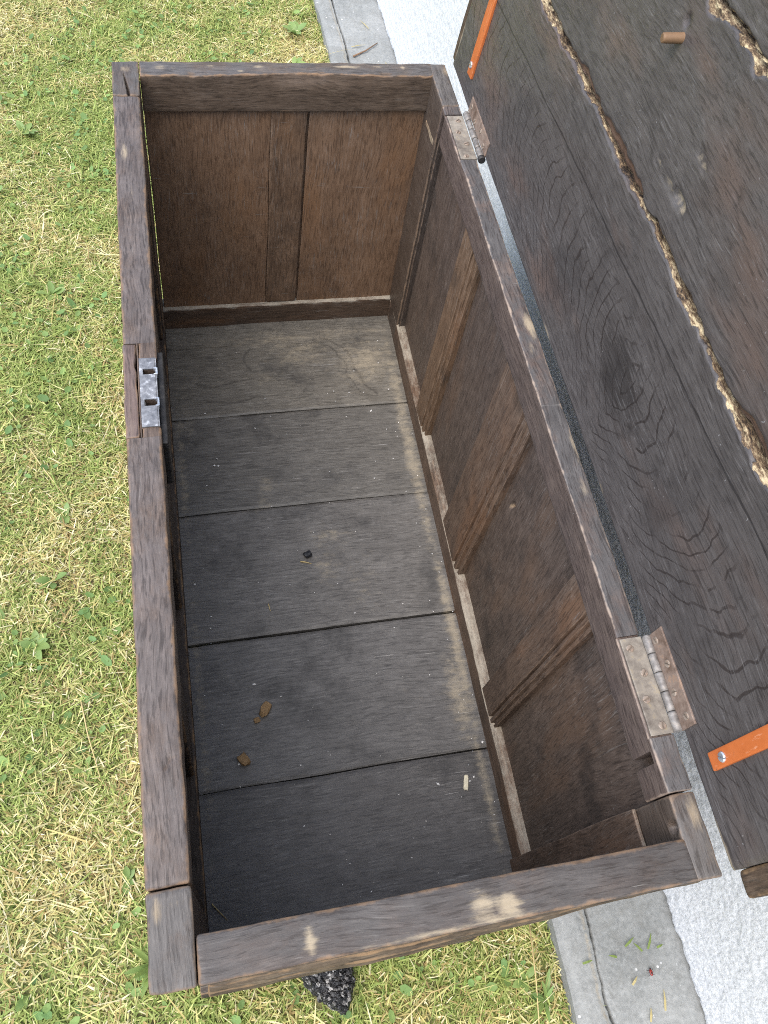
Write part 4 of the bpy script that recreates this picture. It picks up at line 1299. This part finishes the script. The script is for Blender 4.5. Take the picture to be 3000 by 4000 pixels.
weed(-.250, .055, 3, .028, LEAF_B, 'lone light green leaves at the lower left edge of the lawn')
weed(-.225, 1.50, 6, .040, LEAF_B, 'leafy weed left of the far half of the chest front')
weed(-.30, 2.10, 7, .045, LEAF_B, 'leafy weed in the far left corner of the lawn')
weed(.50, 2.62, 7, .055, LEAF_B, 'leafy weed beside the far concrete edge')
weed(.47, 2.42, 6, .050, LEAF_B, 'low weed behind the far back post near the concrete')
weed(-.03, 2.40, 6, .045, LEAF_B, 'weed behind the far front post of the chest')
weed(.52, -.065, 6, .032, LEAF_B, 'dark green weed at the near concrete edge')
weed(.40, -.045, 5, .026, LEAF_B, 'small round leaved weed under the near end of the chest')
weed(.545, -.10, 8, .060, LEAF_N, 'long bladed grass tuft leaning on the near concrete edge', 'weeds in the lawn', (.3, .9), 1.0, 4.0)

# long dry stems
def gz1(x, y, dz):
    return (x, y, float(ground_h(np.array([x]), np.array([y]))[0]) + dz)
stem('dry_stem', [gz1(.545, .02, .03), gz1(.530, -.07, .035), gz1(.515, -.15, .028), gz1(.505, -.20, .02)], .0013, M_STRAW, 'long dry grass stem leaning in front of the near concrete edge', 'stem', 'dry stems on the lawn')
stem('dry_stem', [gz1(-.265, 1.06, .018), gz1(-.235, 1.00, .020), gz1(-.195, .935, .016)], .0016, M_STRAW, 'long straw lying at the left edge beside the chest lock', 'stem', 'dry stems on the lawn')
stem('dry_stem', [gz1(-.165, .50, .018), gz1(-.155, .44, .020), gz1(-.135, .36, .018)], .0016, M_STRAW, 'upright looking pale straw beside the near half of the chest front', 'stem', 'dry stems on the lawn')
stem('dry_stem', [gz1(.30, -.09, .020), gz1(.36, -.055, .024), gz1(.41, -.05, .02)], .0014, M_STRAW, 'pale straw lying right of the asphalt lump', 'stem', 'dry stems on the lawn')
stem('twig', [(.655, 2.445, .0345), (.70, 2.475, .036), (.745, 2.52, .035)], .0030, simple('twig_bark', (.20, .12, .07), .8, .3, 120, .4), 'thin brown twig on the far concrete apron', 'twig')
# bits of green grass fallen on the apron
pv, pf, pc = [], [], []
k = 0
for x, y, ln, a, g in ((.70, -.045, .022, .5, 1), (.712, -.055, .018, 2.2, 1), (.735, -.05, .026, 1.0, 1), (.69, -.10, .016, .7, 0), (.73, -.135, .03, 1.3, 0), (.665, -.06, .014, 2.8, 1), (.70, -.15, .02, 1.2, 0), (.75, -.06, .012, .2, 1), (.68, 2.5, .05, .3, 0), (.72, 2.62, .05, 2.0, 0), (.75, 2.40, .04, 1.4, 0), (.62, -.06, .018, .1, 1)):
    c = (.20, .27, .07) if g else (.50, .42, .20)
    dx, dy = math.cos(a), math.sin(a)
    for i in range(3):
        t = (i - 1) * ln / 2
        w = (.0016, .0019, .0004)[i]
        z = .0345 + (.0015, .003, .001)[i]
        pv += [(x + dx * t - dy * w, y + dy * t + dx * w, z), (x + dx * t + dy * w, y + dy * t - dx * w, z)]
        pc += [c, c]
    pf += [(k, k + 1, k + 3, k + 2), (k + 2, k + 3, k + 5, k + 4)]
    k += 6
o = mk('fallen_grass', np.array(pv), np.array(pf), M_GRASS, None, {'tint': np.array(pc)}, False)
tag(o, 'bits of grass fallen on the concrete apron', 'clippings', kind='stuff')

# red bug on the apron
bug = empty('red_bug', (.7208, -.0939, .0335))
tag(bug, 'small red and black bug on the near concrete apron', 'bug')
def ell(name, c, s, mat, parent):
    th = np.linspace(0, np.pi, 7); ph = np.linspace(0, 2 * np.pi, 10, endpoint=False)
    V = np.array([[math.sin(t) * math.cos(p_), math.cos(t), math.sin(t) * math.sin(p_)] for t in th for p_ in ph]) * np.array(s) + np.array(c)
    F = [(i * 10 + j, (i + 1) * 10 + j, (i + 1) * 10 + (j + 1) % 10, i * 10 + (j + 1) % 10) for i in range(6) for j in range(10)]
    return mk(name, V, F, mat, parent)
M_RED = simple('red_shell', (.20, .018, .012), .4, .3, 400, .1); M_BLK = simple('black_shell', (.01, .009, .009), .4, .2, 400, .1)
bc = np.array([.7208, -.0939, .0372])
ell('body', bc, (.0028, .0052, .0018), M_RED, bug)
ell('head', bc + [0, .0058, 0], (.0014, .0014, .0011), M_BLK, bug)
ell('wing_spot', bc + [0, -.001, .0012], (.0014, .0017, .0008), M_BLK, bug)
for sg in (-1, 1):
    for k in (-1, 0, 1):
        v, f, nf = tube(bc + [sg * .002, k * .0025, 0], bc + [sg * .0062, k * .0048, -.0030], .0004, .0003, 5)
        mk('leg', v, f, M_BLK, bug)
